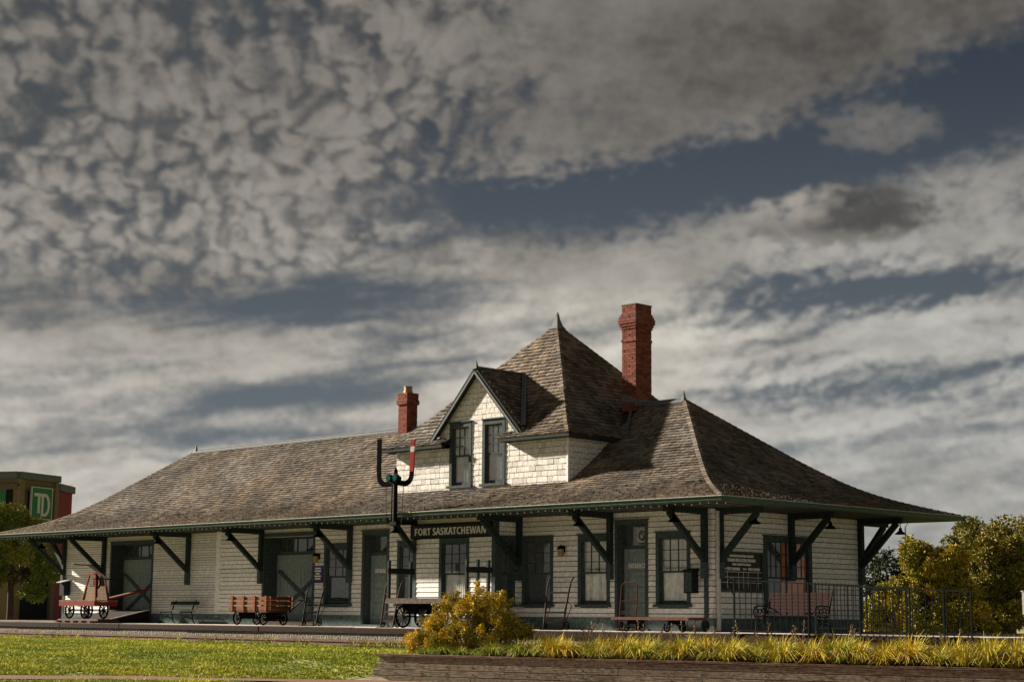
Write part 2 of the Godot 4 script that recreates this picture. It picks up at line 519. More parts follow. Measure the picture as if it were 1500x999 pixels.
# a sash window: casing as the part, the rest its sub-parts. u0..u1, y0..y1 are the casing's outer edges.
func window(parent: Node, t: Transform3D, u0: float, u1: float, y0: float, y1: float, cols: int, rows: int, split: float, behind: String, sill := true) -> void:
	var cw := 0.115
	var c := MB.new()
	c.tbox(t, Vector3(u0, y0, -0.10), Vector3(u0 + cw, y1, 0.05))
	c.tbox(t, Vector3(u1 - cw, y0, -0.10), Vector3(u1, y1, 0.05))
	c.tbox(t, Vector3(u0 + cw, y1 - cw * 1.2, -0.10), Vector3(u1 - cw, y1, 0.047))
	c.tbox(t, Vector3(u0 - 0.03, y1, 0.0), Vector3(u1 + 0.03, y1 + 0.035, 0.085))
	var w := put(c, "window", M.green, parent)
	var a := u0 + cw
	var b := u1 - cw
	var lo := y0 + 0.06
	var hi := y1 - cw * 1.2
	var ms := lo + (hi - lo) * split
	if sill:
		var s := MB.new()
		s.tbox(t, Vector3(u0 - 0.06, y0 - 0.03, -0.10), Vector3(u1 + 0.06, y0 + 0.045, 0.11))
		put(s, "sill", M.green, w)
	var us := MB.new()      # upper sash, outside
	var sw := 0.05
	us.tbox(t, Vector3(a, ms - 0.02, -0.055), Vector3(a + sw, hi, -0.01))
	us.tbox(t, Vector3(b - sw, ms - 0.02, -0.055), Vector3(b, hi, -0.01))
	us.tbox(t, Vector3(a + sw, hi - sw, -0.055), Vector3(b - sw, hi, -0.012))
	us.tbox(t, Vector3(a + sw, ms - 0.02, -0.055), Vector3(b - sw, ms + 0.03, -0.012))
	put(us, "upper_sash", M.green, w)
	var ls := MB.new()
	ls.tbox(t, Vector3(a, lo, -0.10), Vector3(a + sw, ms + 0.02, -0.06))
	ls.tbox(t, Vector3(b - sw, lo, -0.10), Vector3(b, ms + 0.02, -0.06))
	ls.tbox(t, Vector3(a + sw, lo, -0.10), Vector3(b - sw, lo + 0.09, -0.062))
	put(ls, "lower_sash", M.green, w)
	for i in range(1, cols):
		var x := a + sw + (b - a - 2 * sw) * i / cols
		var m := MB.new()
		m.tbox(t, Vector3(x - 0.011, ms + 0.03, -0.05), Vector3(x + 0.011, hi - sw, -0.02))
		put(m, "muntin", M.green, w)
	for i in range(1, rows):
		var y := ms + 0.03 + (hi - sw - ms - 0.03) * i / rows
		var m := MB.new()
		m.tbox(t, Vector3(a + sw, y - 0.011, -0.049), Vector3(b - sw, y + 0.011, -0.021))
		put(m, "muntin", M.green, w)
	# glass: one pane to each opening of the upper sash, one below
	for i in cols:
		for j in rows:
			var g := MB.new()
			var xa := a + sw + (b - a - 2 * sw) * i / cols + 0.009
			var xb := a + sw + (b - a - 2 * sw) * (i + 1) / cols - 0.009
			var ya := ms + 0.03 + (hi - sw - ms - 0.03) * j / rows + 0.009
			var yb := ms + 0.03 + (hi - sw - ms - 0.03) * (j + 1) / rows - 0.009
			var tl := rng.randf_range(-0.0012, 0.0012)
			g.quad(t * Vector3(xa, ya, -0.035 + tl), t * Vector3(xb, ya, -0.035 - tl), t * Vector3(xb, yb, -0.035 - tl), t * Vector3(xa, yb, -0.035 + tl))
			put(g, "pane", M.glass, w)
	var g2 := MB.new()
	g2.quad(t * Vector3(a + sw, lo + 0.09, -0.08), t * Vector3(b - sw, lo + 0.09, -0.08), t * Vector3(b - sw, ms, -0.08), t * Vector3(a + sw, ms, -0.08))
	put(g2, "pane", M.glass, w)
	# what hangs behind the glass
	if behind.begins_with("blind"):
		var top := hi if behind == "blind_full" else lo + (hi - lo) * 0.53
		var bl := MB.new()
		folds(bl, t, a + 0.02, b - 0.02, lo + 0.02, top, -0.106, 0.005, 11)
		put(bl, "blind", M.curtain, w)
		if behind == "blind":
			var b2 := MB.new()
			folds(b2, t, a + 0.02, b - 0.02, top + 0.04, hi, -0.15, 0.02, 5)
			put(b2, "blind", M.curtain, w)
	elif behind == "curtain":
		var b1 := MB.new()
		folds(b1, t, a, a + (b - a) * 0.60, lo, hi, -0.115, 0.018, 7)
		put(b1, "curtain", M.curtain_blue, w)
		var b2 := MB.new()
		folds(b2, t, a + (b - a) * 0.52, b, lo, hi, -0.135, 0.018, 6)
		put(b2, "curtain", M.curtain_blue, w)
	elif behind == "clutter":
		var b1 := MB.new()
		for k in 7:
			var x := rng.randf_range(a, b - 0.15)
			var y := lo + rng.randf_range(0.0, 0.55)
			b1.tbox(t, Vector3(x, lo - 0.05, -0.42 - 0.03 * k), Vector3(x + rng.randf_range(0.08, 0.25), y, -0.40 - 0.03 * k))
		put(b1, "shelf_goods", M.clutter, w)

func folds(mb: MB, t: Transform3D, u0: float, u1: float, y0: float, y1: float, z: float, amp: float, k: int) -> void:
	var s := k * 6
	for i in s:
		var ua := u0 + (u1 - u0) * i / s
		var ub := u0 + (u1 - u0) * (i + 1) / s
		var za := z + amp * sin(TAU * k * i / s)
		var zb := z + amp * sin(TAU * k * (i + 1) / s)
		mb.quad(t * Vector3(ua, y0, za), t * Vector3(ub, y0, zb), t * Vector3(ub, y1, zb), t * Vector3(ua, y1, za))
		mb.quad(t * Vector3(ub, y0, zb - 0.01), t * Vector3(ua, y0, za - 0.01), t * Vector3(ua, y1, za - 0.01), t * Vector3(ub, y1, zb - 0.01))

func text(parent: Node, called: String, s: String, size: float, t: Transform3D, m: Material, width := 0.0, weight := 700, serif := false) -> MeshInstance3D:
	var tm := TextMesh.new()
	var f := SystemFont.new()
	f.font_names = PackedStringArray(["Droid Serif" if serif else "Droid Sans"])
	f.font_weight = weight
	tm.font = f
	tm.text = s
	tm.font_size = 64
	tm.pixel_size = size / 46.0
	tm.depth = 0.012
	tm.material = m
	var o := MeshInstance3D.new()
	o.name = called
	o.mesh = tm
	var sx := 1.0
	if width > 0.0:
		var w := tm.get_aabb().size.x
		if w > 0.01: sx = width / w
	o.transform = t * Transform3D(Basis.from_scale(Vector3(sx, 1, 1)), Vector3.ZERO)
	parent.add_child(o, true)
	return o

# ------------------------------------------------------------------ station measurements
const XL := -32.76          # left end of the front wall; the right corner is x = 0
const W := 6.86             # depth of the building
const EZ := 2.2             # eave overhang on the long sides
const EX := 2.05            # and on the ends
const UX0 := -12.76         # upper storey
const UX1 := -5.27
const GX := -9.0            # middle of the gable and the bay
const FLOOR := 0.03
const SOF := 3.28
var PROF := [Vector2(0, 3.40), Vector2(0.45, 3.525), Vector2(0.9, 3.66), Vector2(1.3, 3.79), Vector2(1.7, 3.95), Vector2(2.05, 4.12), Vector2(2.4, 4.32), Vector2(2.8, 4.59), Vector2(3.3, 4.95), Vector2(5.63, 6.78)]
var PYR := [Vector2(0, 5.60), Vector2(0.05, 5.70), Vector2(0.11, 5.86), Vector2(0.17, 6.10), Vector2(1.0, 9.65)]

func prof_y(d: float) -> float:
	for i in PROF.size() - 1:
		if d <= PROF[i + 1].x:
			return lerpf(PROF[i].y, PROF[i + 1].y, clampf((d - PROF[i].x) / (PROF[i + 1].x - PROF[i].x), 0, 1))
	return PROF[PROF.size() - 1].y

func pyr_y(s: float) -> float:
	for i in PYR.size() - 1:
		if s <= PYR[i + 1].x:
			return lerpf(PYR[i].y, PYR[i + 1].y, clampf((s - PYR[i].x) / (PYR[i + 1].x - PYR[i].x), 0, 1))
	return 9.65

var tone: FastNoiseLite
func cedar(p: Vector3) -> Color:
	var k := 0.92 + 0.55 * tone.get_noise_3d(p.x * 1.4, p.y * 1.4, p.z * 1.4)
	k *= rng.randf_range(0.55, 1.38)
	var warm := 0.5 + 0.9 * tone.get_noise_3d(p.x * 0.5 + 50.0, p.y * 0.5, p.z * 0.5) + rng.randf_range(-0.35, 0.35)
	var c := Color(0.215, 0.203, 0.188).lerp(Color(0.262, 0.208, 0.152), clampf(warm, 0, 1))
	if rng.randf() < 0.05: c = c.lerp(Color(0.10, 0.085, 0.06), 0.7)
	return Color(c.r * k, c.g * k, c.b * k)

# one wooden shingle: lower edge a-b, upper edge d (above b) - e (above a), lying on the surface with normal nn
func shake(mb: MB, a: Vector3, b: Vector3, d: Vector3, e: Vector3, nn: Vector3, th: float) -> void:
	var col := cedar(a)
	var ta := nn * (th * rng.randf_range(0.7, 1.3))
	var tb := nn * (th * rng.randf_range(0.7, 1.3))
	var up := nn * 0.004
	mb.quad(a + ta, b + tb, d + up, e + up, col)
	mb.quad(a, b, b + tb, a + ta, col)
	mb.quad(b, d, d + up, b + tb, col)
	mb.quad(e, a, a + ta, e + up, col)

# courses of shingles between two levels: at(s) gives left and right ends of the level s, steps are lists of s
func course(mb: MB, l0: Vector3, r0: Vector3, l1: Vector3, r1: Vector3, th: float, wmin: float, wmax: float, keep: Callable) -> void:
	var along := (r0 - l0)
	var len0 := along.length()
	if len0 < 0.05: return
	var dir := along / len0
	var mid0 := (l0 + r0) / 2.0
	var up := (l1 + r1) / 2.0 - mid0
	up -= dir * up.dot(dir)
	var nn := dir.cross(up).normalized()
	var lap := up * 1.12
	var x := -rng.randf() * wmin
	while x < len0:
		var w := rng.randf_range(wmin, wmax)
		var xa := maxf(x, 0.0)
		var xb := minf(x + w - 0.014, len0)
		x += w
		if xb - xa < 0.02: continue
		var jit := up * rng.randf_range(-0.07, 0.05)
		var a := l0 + dir * xa + jit
		var b := l0 + dir * xb + jit
		# trim the upper corners at hips
		var d := b - jit + lap
		var e := a - jit + lap
		var lu := (d - l1).dot(dir)
		var wid := (r1 - l1).length()
		if lu > wid + 0.02: d -= dir * minf(lu - wid, xb - xa - 0.01)
		var le := (e - l1).dot(dir)
		if le < -0.02: e += dir * minf(-le, xb - xa - 0.01)
		if keep.is_valid() and not keep.call((a + b) / 2.0): continue
		shake(mb, a, b, d, e, nn, th)

func main_ends(d: float, face: int) -> Array:
	var y := prof_y(d)
	var k := EX - d * 5.77 / 5.63
	var xr := k
	var xl := XL - k
	var zf := EZ - d
	var zb := -W - EZ + d
	match face:
		0: return [Vector3(xl, y, zf), Vector3(xr, y, zf)]
		1: return [Vector3(xr, y, zf), Vector3(xr, y, zb)]
		2: return [Vector3(xr, y, zb), Vector3(xl, y, zb)]
		_: return [Vector3(xl, y, zb), Vector3(xl, y, zf)]

const PHX := 4.13
const PHZ := 3.83
const PCZ := -3.43
func pyr_ends(s: float, face: int) -> Array:
	var y := pyr_y(s)
	var hx := PHX * (1 - s)
	var hz := PHZ * (1 - s)
	match face:
		0: return [Vector3(GX - hx, y, PCZ + hz), Vector3(GX + hx, y, PCZ + hz)]
		1: return [Vector3(GX + hx, y, PCZ + hz), Vector3(GX + hx, y, PCZ - hz)]
		2: return [Vector3(GX + hx, y, PCZ - hz), Vector3(GX - hx, y, PCZ - hz)]
		_: return [Vector3(GX - hx, y, PCZ - hz), Vector3(GX - hx, y, PCZ + hz)]

func gable_y(x: float) -> float:
	return 7.85 - 1.05 * absf(x - GX)

func keep_main(p: Vector3) -> bool:
	return not (p.x > UX0 + 0.05 and p.x < UX1 - 0.05 and p.z < -0.06)

func keep_pyr(p: Vector3) -> bool:
	if p.z < -2.5: return true
	var dx := absf(p.x - GX)
	if p.y < 6.0: return dx > 1.22 + maxf(0.0, p.y - 5.75) * 1.5
	return p.y > gable_y(p.x) + 0.02

func steps(from: float, to: float, expo: float, f: Callable) -> Array:   # parameter values a constant slope-length apart
	var out := [from]
	var p: Vector2 = f.call(from)
	var s := from
	var acc := 0.0
	while s < to:
		s += (to - from) / 4000.0
		var q: Vector2 = f.call(s)
		acc += p.distance_to(q)
		p = q
		if acc >= expo:
			out.append(s)
			acc = 0.0
	out.append(to)
	return out

func hip_cap(mb: MB, p0: Vector3, p1: Vector3, side_a: Vector3, side_b: Vector3) -> void:
	var col := cedar(p0)
	var dir := p1 - p0
	var lift := Vector3.UP * 0.035
	var o := Vector3.UP * 0.012
	for s in [side_a, side_b]:
		var a := p0 + lift
		var b: Vector3 = p0 + s + o * 2.0
		var d: Vector3 = p0 + dir * 1.15 + s + o
		var e := p0 + dir * 1.15 + o * 1.4
		if (b - a).cross(e - a).y > 0.0: mb.quad(a, b, d, e, col)
		else: mb.quad(b, a, e, d, col)
		mb.quad(a, a - lift, b - o * 2.0, b, col)

func build_station() -> void:
	var st := thing("railway_station", "long white clapboard railway station with brown shingled hip roofs and green trim", "station", Vector3(0, 0, 0))
	unit.clap = clap_mesh()
	# openings in the front wall: u0, u1, y0, y1
	var wins := [[-16.30, -14.86, 0.70, 2.68, "dark"], [-12.62, -11.30, 0.70, 2.68, "dark"], [-7.06, -5.81, 0.70, 2.68, "clutter"], [-4.83, -3.62, 0.70, 2.68, "blind"], [-1.94, -0.74, 0.70, 2.67, "blind"]]
	var holes := []
	for w in wins: holes.append([w[0] + 0.06, w[1] - 0.06, w[2], w[3] - 0.06])
	var doors := [[-29.37, -26.42, 3.06, 2.42, 0.55, "freight"], [-19.66, -16.79, 3.10, 2.42, 0.55, "freight"], [-14.35, -13.02, 3.05, 2.30, 0.30, "entrance"], [-3.43, -2.22, 3.03, 2.27, 0.28, "entrance_roundel"]]
	for d in doors: holes.append([d[0] + 0.06, d[1] - 0.06, FLOOR, d[2] - 0.06])
	holes.append([-10.70, -7.33, FLOOR, 3.20])     # the bay opens here
	var wf := MB.new()
	backing(wf, FRONT, XL, 0.0, FLOOR, 4.10, holes)
	var front := put(wf, "front_wall", M.backing, st)
	var we := MB.new()
	var eholes := [[2.16 + 0.06, 4.40 - 0.06, 0.45, 2.62 - 0.06]]
	backing(we, END, 0.12, W, FLOOR, 4.10, eholes)
	var endw := put(we, "end_wall", M.backing, st)
	var wr := MB.new()
	wr.box(Vector3(XL, FLOOR, -W), Vector3(XL + 0.12, 4.1, -0.12))
	wr.box(Vector3(XL + 0.12, FLOOR, -W), Vector3(-0.12, 4.1, -W + 0.12))
	put(wr, "rear_wall", M.white[0], st)
	var chold := holes.duplicate()
	chold.append([-10.76, -7.27, FLOOR, 3.26])
	claps(front, "clapboard", FRONT, -22.17, 0.0, 0.36, 3.28, 0.146, chold)
	claps(front, "narrow_clapboard", FRONT, XL, -22.40, 0.36, 3.28, 0.088, chold)
	claps(endw, "clapboard", END, 0.0, W, 0.36, 3.28, 0.146, eholes)
	var sep := MB.new()
	sep.box(Vector3(-22.40, 0.30, 0.0), Vector3(-22.17, 3.28, 0.045))
	put(sep, "divider_board", M.white[1], front)
	# skirting of painted boards round the foot
	var sk := MB.new()
	for s in cut(XL, 0.0, 0.1, 0.2, chold): sk.box(Vector3(s[0], FLOOR, 0.0), Vector3(s[1], 0.355, 0.045))
	for s in cut(XL, 0.0, 0.1, 0.2, chold): sk.box(Vector3(s[0], 0.355, 0.0), Vector3(s[1], 0.385, 0.062))
	put(sk, "skirting", M.skirt, front)
	var sk2 := MB.new()
	sk2.tbox(END, Vector3(-0.045, FLOOR, 0.0), Vector3(W, 0.355, 0.045))
	sk2.tbox(END, Vector3(-0.06, 0.357, 0.0), Vector3(W, 0.387, 0.060))
	put(sk2, "skirting", M.skirt, endw)
	for c in [[FRONT, -0.27, -0.13], [FRONT, XL, XL + 0.14]]:
		var cb := MB.new()
		cb.tbox(c[0], Vector3(c[1], 0.387, 0.0), Vector3(c[2], SOF, 0.05))
		put(cb, "corner_board", M.green, front)
	var cb2 := MB.new()
	cb2.tbox(END, Vector3(W - 0.16, 0.39, 0.0), Vector3(W, SOF, 0.05))
	put(cb2, "corner_board", M.green, endw)
	# windows and doors
	for w in wins: window(st, FRONT, w[0], w[1], w[2], w[3], 3, 3, 0.48, w[4])
	for d in doors: door(st, FRONT, d[0], d[1], d[2], d[3], d[4], d[5])
	big_window(st)
	build_bay(st)
	build_brackets(st)
	build_upper(st)
	build_roofs(st)
	build_eaves(st)
	big_chimney(st)
	small_chimney(st)
	var ds := MB.new()
	ds.box(Vector3(0.05, 0.06, -0.16), Vector3(0.13, 2.3, -0.07))
	ds.beam(Vector3(0.09, 2.28, -0.115), Vector3(0.09, 3.2, -0.115), 0.08, 0.09, Vector3.RIGHT)
	put(ds, "downspout", M.downspout, st)

func big_window(st: Node) -> void:
	# broad end window: two multi-paned upper lights over plain panes
	var u0 := 2.16
	var u1 := 4.40
	var y0 := 0.43
	var y1 := 2.62
	var c := MB.new()
	c.tbox(END, Vector3(u0, y0, -0.10), Vector3(u0 + 0.17, y1, 0.05))
	c.tbox(END, Vector3(u1 - 0.17, y0, -0.10), Vector3(u1, y1, 0.05))
	c.tbox(END, Vector3(u0 + 0.17, y1 - 0.15, -0.10), Vector3(u1 - 0.17, y1, 0.047))
	c.tbox(END, Vector3(u0 - 0.03, y1, 0.0), Vector3(u1 + 0.03, y1 + 0.035, 0.085))
	c.tbox(END, Vector3(u0 - 0.04, y0 - 0.04, -0.1), Vector3(u1 + 0.04, y0 + 0.04, 0.09))
	var w := put(c, "window", M.green, st)
	w.set_meta("label", "broad end window with orange showing behind its panes")
	var a := u0 + 0.17
	var b := u1 - 0.17
	var cols := 8
	var ys := [y0 + 0.04, 1.50, 1.81, 2.14, 2.47]
	for i in range(1, cols):
		var x := a + (b - a) * i / cols
		var m := MB.new()
		m.tbox(END, Vector3(x - (0.022 if i == 4 else 0.010), 1.50 if i != 4 else y0 + 0.04, -0.05), Vector3(x + (0.022 if i == 4 else 0.010), 2.47, -0.02))
		put(m, "muntin", M.green, w)
	for j in range(1, 4):
		var m := MB.new()
		m.tbox(END, Vector3(a, ys[j] - (0.022 if j == 1 else 0.010), -0.049), Vector3(b, ys[j] + (0.022 if j == 1 else 0.010), -0.021))
		put(m, "muntin", M.green, w)
	for i in cols:
		for j in 4:
			if j == 0 and i % 4: continue
			var xa := a + (b - a) * i / cols + 0.009
			var xb := a + (b - a) * (i + (4 if j == 0 else 1)) / cols - 0.009
			var g := MB.new()
			g.quad(END * Vector3(xa, ys[j] + 0.01, -0.035), END * Vector3(xb, ys[j] + 0.01, -0.035), END * Vector3(xb, ys[j + 1] - 0.01, -0.035), END * Vector3(xa, ys[j + 1] - 0.01, -0.035))
			put(g, "pane", M.glass, w)
	var cu := MB.new()
	folds(cu, END, a + 0.80, b + 0.1, y0, 2.5, -0.075, 0.012, 9)
	var o := put(cu, "curtain", M.curtain_orange, w)
	o.set_meta("label", "bright orange curtain")

func door(st: Node, t: Transform3D, u0: float, u1: float, top: float, leaf: float, deep: float, style: String) -> void:
	var freight := style == "freight"
	var cw := 0.10
	var a := u0 + cw
	var b := u1 - cw
	var base := 0.16 if freight else 0.10
	var lf := MB.new()
	lf.tbox(t, Vector3(a, base, -deep - 0.05), Vector3(b, leaf, -deep))
	var d := put(lf, "freight_door" if freight else "entrance_door", M.green_door, st)
	var cs := MB.new()
	cs.tbox(t, Vector3(u0, FLOOR, -0.10), Vector3(a, top, 0.05))
	cs.tbox(t, Vector3(b, FLOOR, -0.10), Vector3(u1, top, 0.05))
	cs.tbox(t, Vector3(a, top - cw, -0.10), Vector3(b, top, 0.048))
	cs.tbox(t, Vector3(u0 - 0.03, top, 0.0), Vector3(u1 + 0.03, top + 0.035, 0.085))
	put(cs, "casing", M.green, d)
	var jb := MB.new()
	jb.tbox(t, Vector3(a - 0.02, base, -deep - 0.05), Vector3(a, top - cw, -0.10))
	jb.tbox(t, Vector3(b, base, -deep - 0.05), Vector3(b + 0.02, top - cw, -0.10))
	jb.tbox(t, Vector3(a - 0.02, top - cw, -deep - 0.06), Vector3(b + 0.02, top - cw + 0.02, -0.10))
	put(jb, "jamb", M.green, d)
	var sl := MB.new()
	sl.tbox(t, Vector3(u0 - 0.02, FLOOR, -deep - 0.05), Vector3(u1 + 0.02, base, 0.07))
	put(sl, "sill", M.wood_grey if freight else M.skirt, d)
	# transom light over the leaf
	var tr := MB.new()
	tr.tbox(t, Vector3(a, leaf + 0.004, -deep - 0.04), Vector3(b, leaf + 0.10, -deep + 0.03))
	tr.tbox(t, Vector3(a, top - cw - 0.06, -deep - 0.04), Vector3(b, top - cw - 0.004, -deep + 0.012))
	var n := 5 if freight else 1
	for i in n + 1:
		var x := a + (b - a) * i / n
		tr.tbox(t, Vector3(clampf(x - 0.025, a, b), leaf + 0.10, -deep - 0.035), Vector3(clampf(x + 0.025, a, b), top - cw - 0.06, -deep + 0.01))
	put(tr, "transom", M.green, d)
	for i in n:
		var g := MB.new()
		var xa := a + (b - a) * i / n + 0.02
		var xb := a + (b - a) * (i + 1) / n - 0.02
		g.quad(t * Vector3(xa, leaf + 0.1, -deep - 0.01), t * Vector3(xb, leaf + 0.1, -deep - 0.01), t * Vector3(xb, top - cw - 0.06, -deep - 0.01), t * Vector3(xa, top - cw - 0.06, -deep - 0.01))
		put(g, "pane", M.glass, d)
	if freight:
		var k := 14
		var w := (b - a) / k
		for i in k:
			var pl := MB.new()
			pl.tbox(t, Vector3(a + w * i + 0.006, base + 0.02, -deep), Vector3(a + w * (i + 1) - 0.006, leaf - 0.02, -deep + rng.randf_range(0.018, 0.026)))
			put(pl, "plank", M.green_door, d)
		for r in [[base + 0.02, base + 0.2], [leaf - 0.52, leaf - 0.02]]:
			var ra := MB.new()
			ra.tbox(t, Vector3(a + 0.01, r[0], -deep + 0.027), Vector3(b - 0.01, r[1], -deep + 0.05))
			put(ra, "rail", M.green_door, d)
		var y0 := base + 0.2
		var y1 := leaf - 0.54
		for s in 2:
			var br := MB.new()
			var p := t * Vector3(a + 0.10 if s else b - 0.10, y0, -deep + 0.045 + 0.012 * s)
			var q := t * Vector3(b - 0.10 if s else a + 0.10, y1, -deep + 0.045 + 0.012 * s)
			br.beam(p, q, 0.13, 0.03, t.basis.z)
			put(br, "brace", M.green, d)
	else:
		# stiles and rails stand proud of five sunk panels
		var fr := MB.new()
		var ys := [base + 0.02, base + 0.22, base + 0.62, base + 1.05, base + 1.50, leaf - 0.01]
		fr.tbox(t, Vector3(a, base + 0.02, -deep), Vector3(a + 0.13, leaf - 0.01, -deep + 0.028))
		fr.tbox(t, Vector3(b - 0.13, base + 0.02, -deep), Vector3(b, leaf - 0.01, -deep + 0.028))
		for y in ys:
			fr.tbox(t, Vector3(a + 0.13, maxf(y - 0.055, base + 0.02), -deep), Vector3(b - 0.13, minf(y + 0.055, leaf - 0.01), -deep + 0.026))
		put(fr, "stiles_and_rails", M.green_door, d)
		for i in 5:
			var pn := MB.new()
			pn.tbox(t, Vector3(a + 0.19, ys[i] + 0.10, -deep), Vector3(b - 0.19, ys[i + 1] - 0.10, -deep + 0.014))
			put(pn, "panel", M.green_door, d)
		var kn := MB.new()
		kn.tube([t * Vector3(b - 0.07, base + 0.98, -deep + 0.02), t * Vector3(b - 0.07, base + 0.98, -deep + 0.09)], [0.018, 0.03], 8)
		put(kn, "knob", M.brass, d)
		var um := (a + b) / 2.0 + 0.02
		text(d, "lettering", "ENTRANCE", 0.135, t * Transform3D(Basis.IDENTITY, Vector3(um - 0.06, 1.80, -deep + 0.036)), M.sign_white, 0.62)
		var ar := MB.new()
		var o := Vector3(um + 0.28, 1.80, -deep + 0.030)
		ar.tbox(t, o + Vector3(0, -0.012, 0), o + Vector3(0.06, 0.012, 0.012))
		ar.hexa([t * (o + Vector3(0.06, -0.045, 0.012)), t * (o + Vector3(0.12, -0.004, 0.012)), t * (o + Vector3(0.12, -0.004, 0)), t * (o + Vector3(0.06, -0.045, 0)), t * (o + Vector3(0.06, 0.045, 0.012)), t * (o + Vector3(0.12, 0.004, 0.012)), t * (o + Vector3(0.12, 0.004, 0)), t * (o + Vector3(0.06, 0.045, 0))])
		put(ar, "lettering", M.sign_white, d)
		if style == "entrance_roundel":
			var e := MB.new()
			var cc := Vector3(um + 0.10, 2.64, -deep + 0.0)
			e.ring(t * cc, t.basis.z, 0.11, 0.010, 24, 5)
			for k in 9:
				var an := PI * (0.12 + 0.76 * k / 8.0)
				for s in [1.0, -1.0]:
					var r: Vector3 = Vector3(cos(an), sin(an) * s, 0)
					var q: Vector3 = cc + r * 0.185
					e.beam(t * (q - r * 0.028), t * (q + r * 0.028), 0.030, 0.008, t.basis.z)
			e.lathe(t * (cc + Vector3(0, -0.04, 0)), [Vector2(0.0, -0.03), Vector2(0.045, 0.0), Vector2(0.035, 0.05), Vector2(0.0, 0.1)], 10)
			e.tbox(t, cc + Vector3(-0.24, -0.27, -0.004), cc + Vector3(0.24, -0.25, 0.004))
			var eo := put(e, "roundel", M.sign_white, d)
			eo.set_meta("label", "white round emblem on the transom glass")

func build_bay(st: Node) -> void:
	var x0 := -10.78
	var x1 := -7.25
	var z := 0.95
	var tf := Transform3D(Basis.IDENTITY, Vector3(0, 0, z))
	var tr := Transform3D(END.basis, Vector3(x1, 0, 0))       # u = -z
	var tl := Transform3D(Basis(Vector3(0, 0, 1), Vector3.UP, Vector3(-1, 0, 0)), Vector3(x0, 0, 0))
	var hf := [[-9.62 + 0.06, -8.33 - 0.06, 0.70, 2.62]]
	var hr := [[-0.80, -0.22, 0.70, 2.62]]
	var mb := MB.new()
	backing(mb, tf, x0 + 0.01, x1 - 0.01, FLOOR, SOF, hf, 0.08)
	backing(mb, tr, -z + 0.08, 0.0, FLOOR, SOF, hr, 0.08)
	backing(mb, tl, 0.0, z - 0.08, FLOOR, SOF, [], 0.08)
	var bay := put(mb, "bay", M.backing, st)
	claps(bay, "clapboard", tf, x0 + 0.12, x1 - 0.12, 0.36, SOF, 0.146, hf)
	claps(bay, "clapboard", tr, -z + 0.12, -0.04, 0.36, SOF, 0.146, hr)
	claps(bay, "clapboard", tl, 0.04, z - 0.12, 0.36, SOF, 0.146, [])
	var sk := MB.new()
	sk.box(Vector3(x0 - 0.05, FLOOR, 0.05), Vector3(x1 + 0.05, 0.36, z + 0.05))
	put(sk, "skirting", M.skirt, bay)
	for c in [[x0 - 0.03, x0 + 0.12], [x1 - 0.12, x1 + 0.03]]:
		var cb := MB.new()
		cb.box(Vector3(c[0], 0.36, z - 0.12), Vector3(c[1], SOF, z + 0.04))
		put(cb, "corner_board", M.green, bay)
	window(st, tf, -9.62, -8.33, 0.70, 2.68, 3, 3, 0.48, "blind_half")
	window(st, tr, -0.84, -0.18, 0.70, 2.68, 2, 3, 0.48, "dark")

func bracket(st: Node, t: Transform3D, u: float, reach: float) -> void:
	var p := MB.new()
	p.tbox(t, Vector3(u - 0.075, 1.45, 0.03), Vector3(u + 0.075, SOF - 0.002, 0.17))
	var b := put(p, "bracket", M.trim, st)
	var f := MB.new()
	f.tbox(t, Vector3(u - 0.085, 1.42, 0.03), Vector3(u + 0.085, 1.85, 0.178))
	put(f, "post_foot", M.green, b)
	var d := MB.new()
	d.beam(t * Vector3(u, 1.93, 0.13), t * Vector3(u, 3.12, reach), 0.13, 0.15, t.basis.y)
	put(d, "brace", M.trim, b)
	var k := MB.new()
	k.tbox(t, Vector3(u - 0.07, SOF - 0.17, 0.17), Vector3(u + 0.07, SOF - 0.003, reach + 0.16))
	put(k, "beam", M.trim, b)

func build_brackets(st: Node) -> void:
	for u in [XL + 0.09, -29.74, -24.07, -19.69, -14.91, -3.56, -0.20]:
		bracket(st, FRONT, u, 1.55)
	for u in [0.20, 3.37, W - 0.09]:
		bracket(st, END, u, 1.32)
	bracket(st, Transform3D(Basis(Vector3(0, 0, 1), Vector3.UP, Vector3(-1, 0, 0)), Vector3(XL, 0, 0)), -0.2, 1.32)
	bracket(st, Transform3D(Basis(Vector3(-1, 0, 0), Vector3.UP, Vector3(0, 0, -1)), Vector3(0, 0, -W)), 0.15, 1.5)
	bracket(st, FRONT, -7.13, 1.60)
	# the bay's left one springs from its corner
	var t := Transform3D(Basis.IDENTITY, Vector3(0, 0, 0.95))
	var p := MB.new()
	p.beam(t * Vector3(-10.72, 2.30, 0.05), t * Vector3(-10.72, 3.16, 0.90), 0.13, 0.15)
	var b := put(p, "bracket", M.trim, st)
	var k := MB.new()
	k.tbox(t, Vector3(-10.79, SOF - 0.17, 0.04), Vector3(-10.65, SOF - 0.003, 1.15))
	put(k, "beam", M.trim, b)

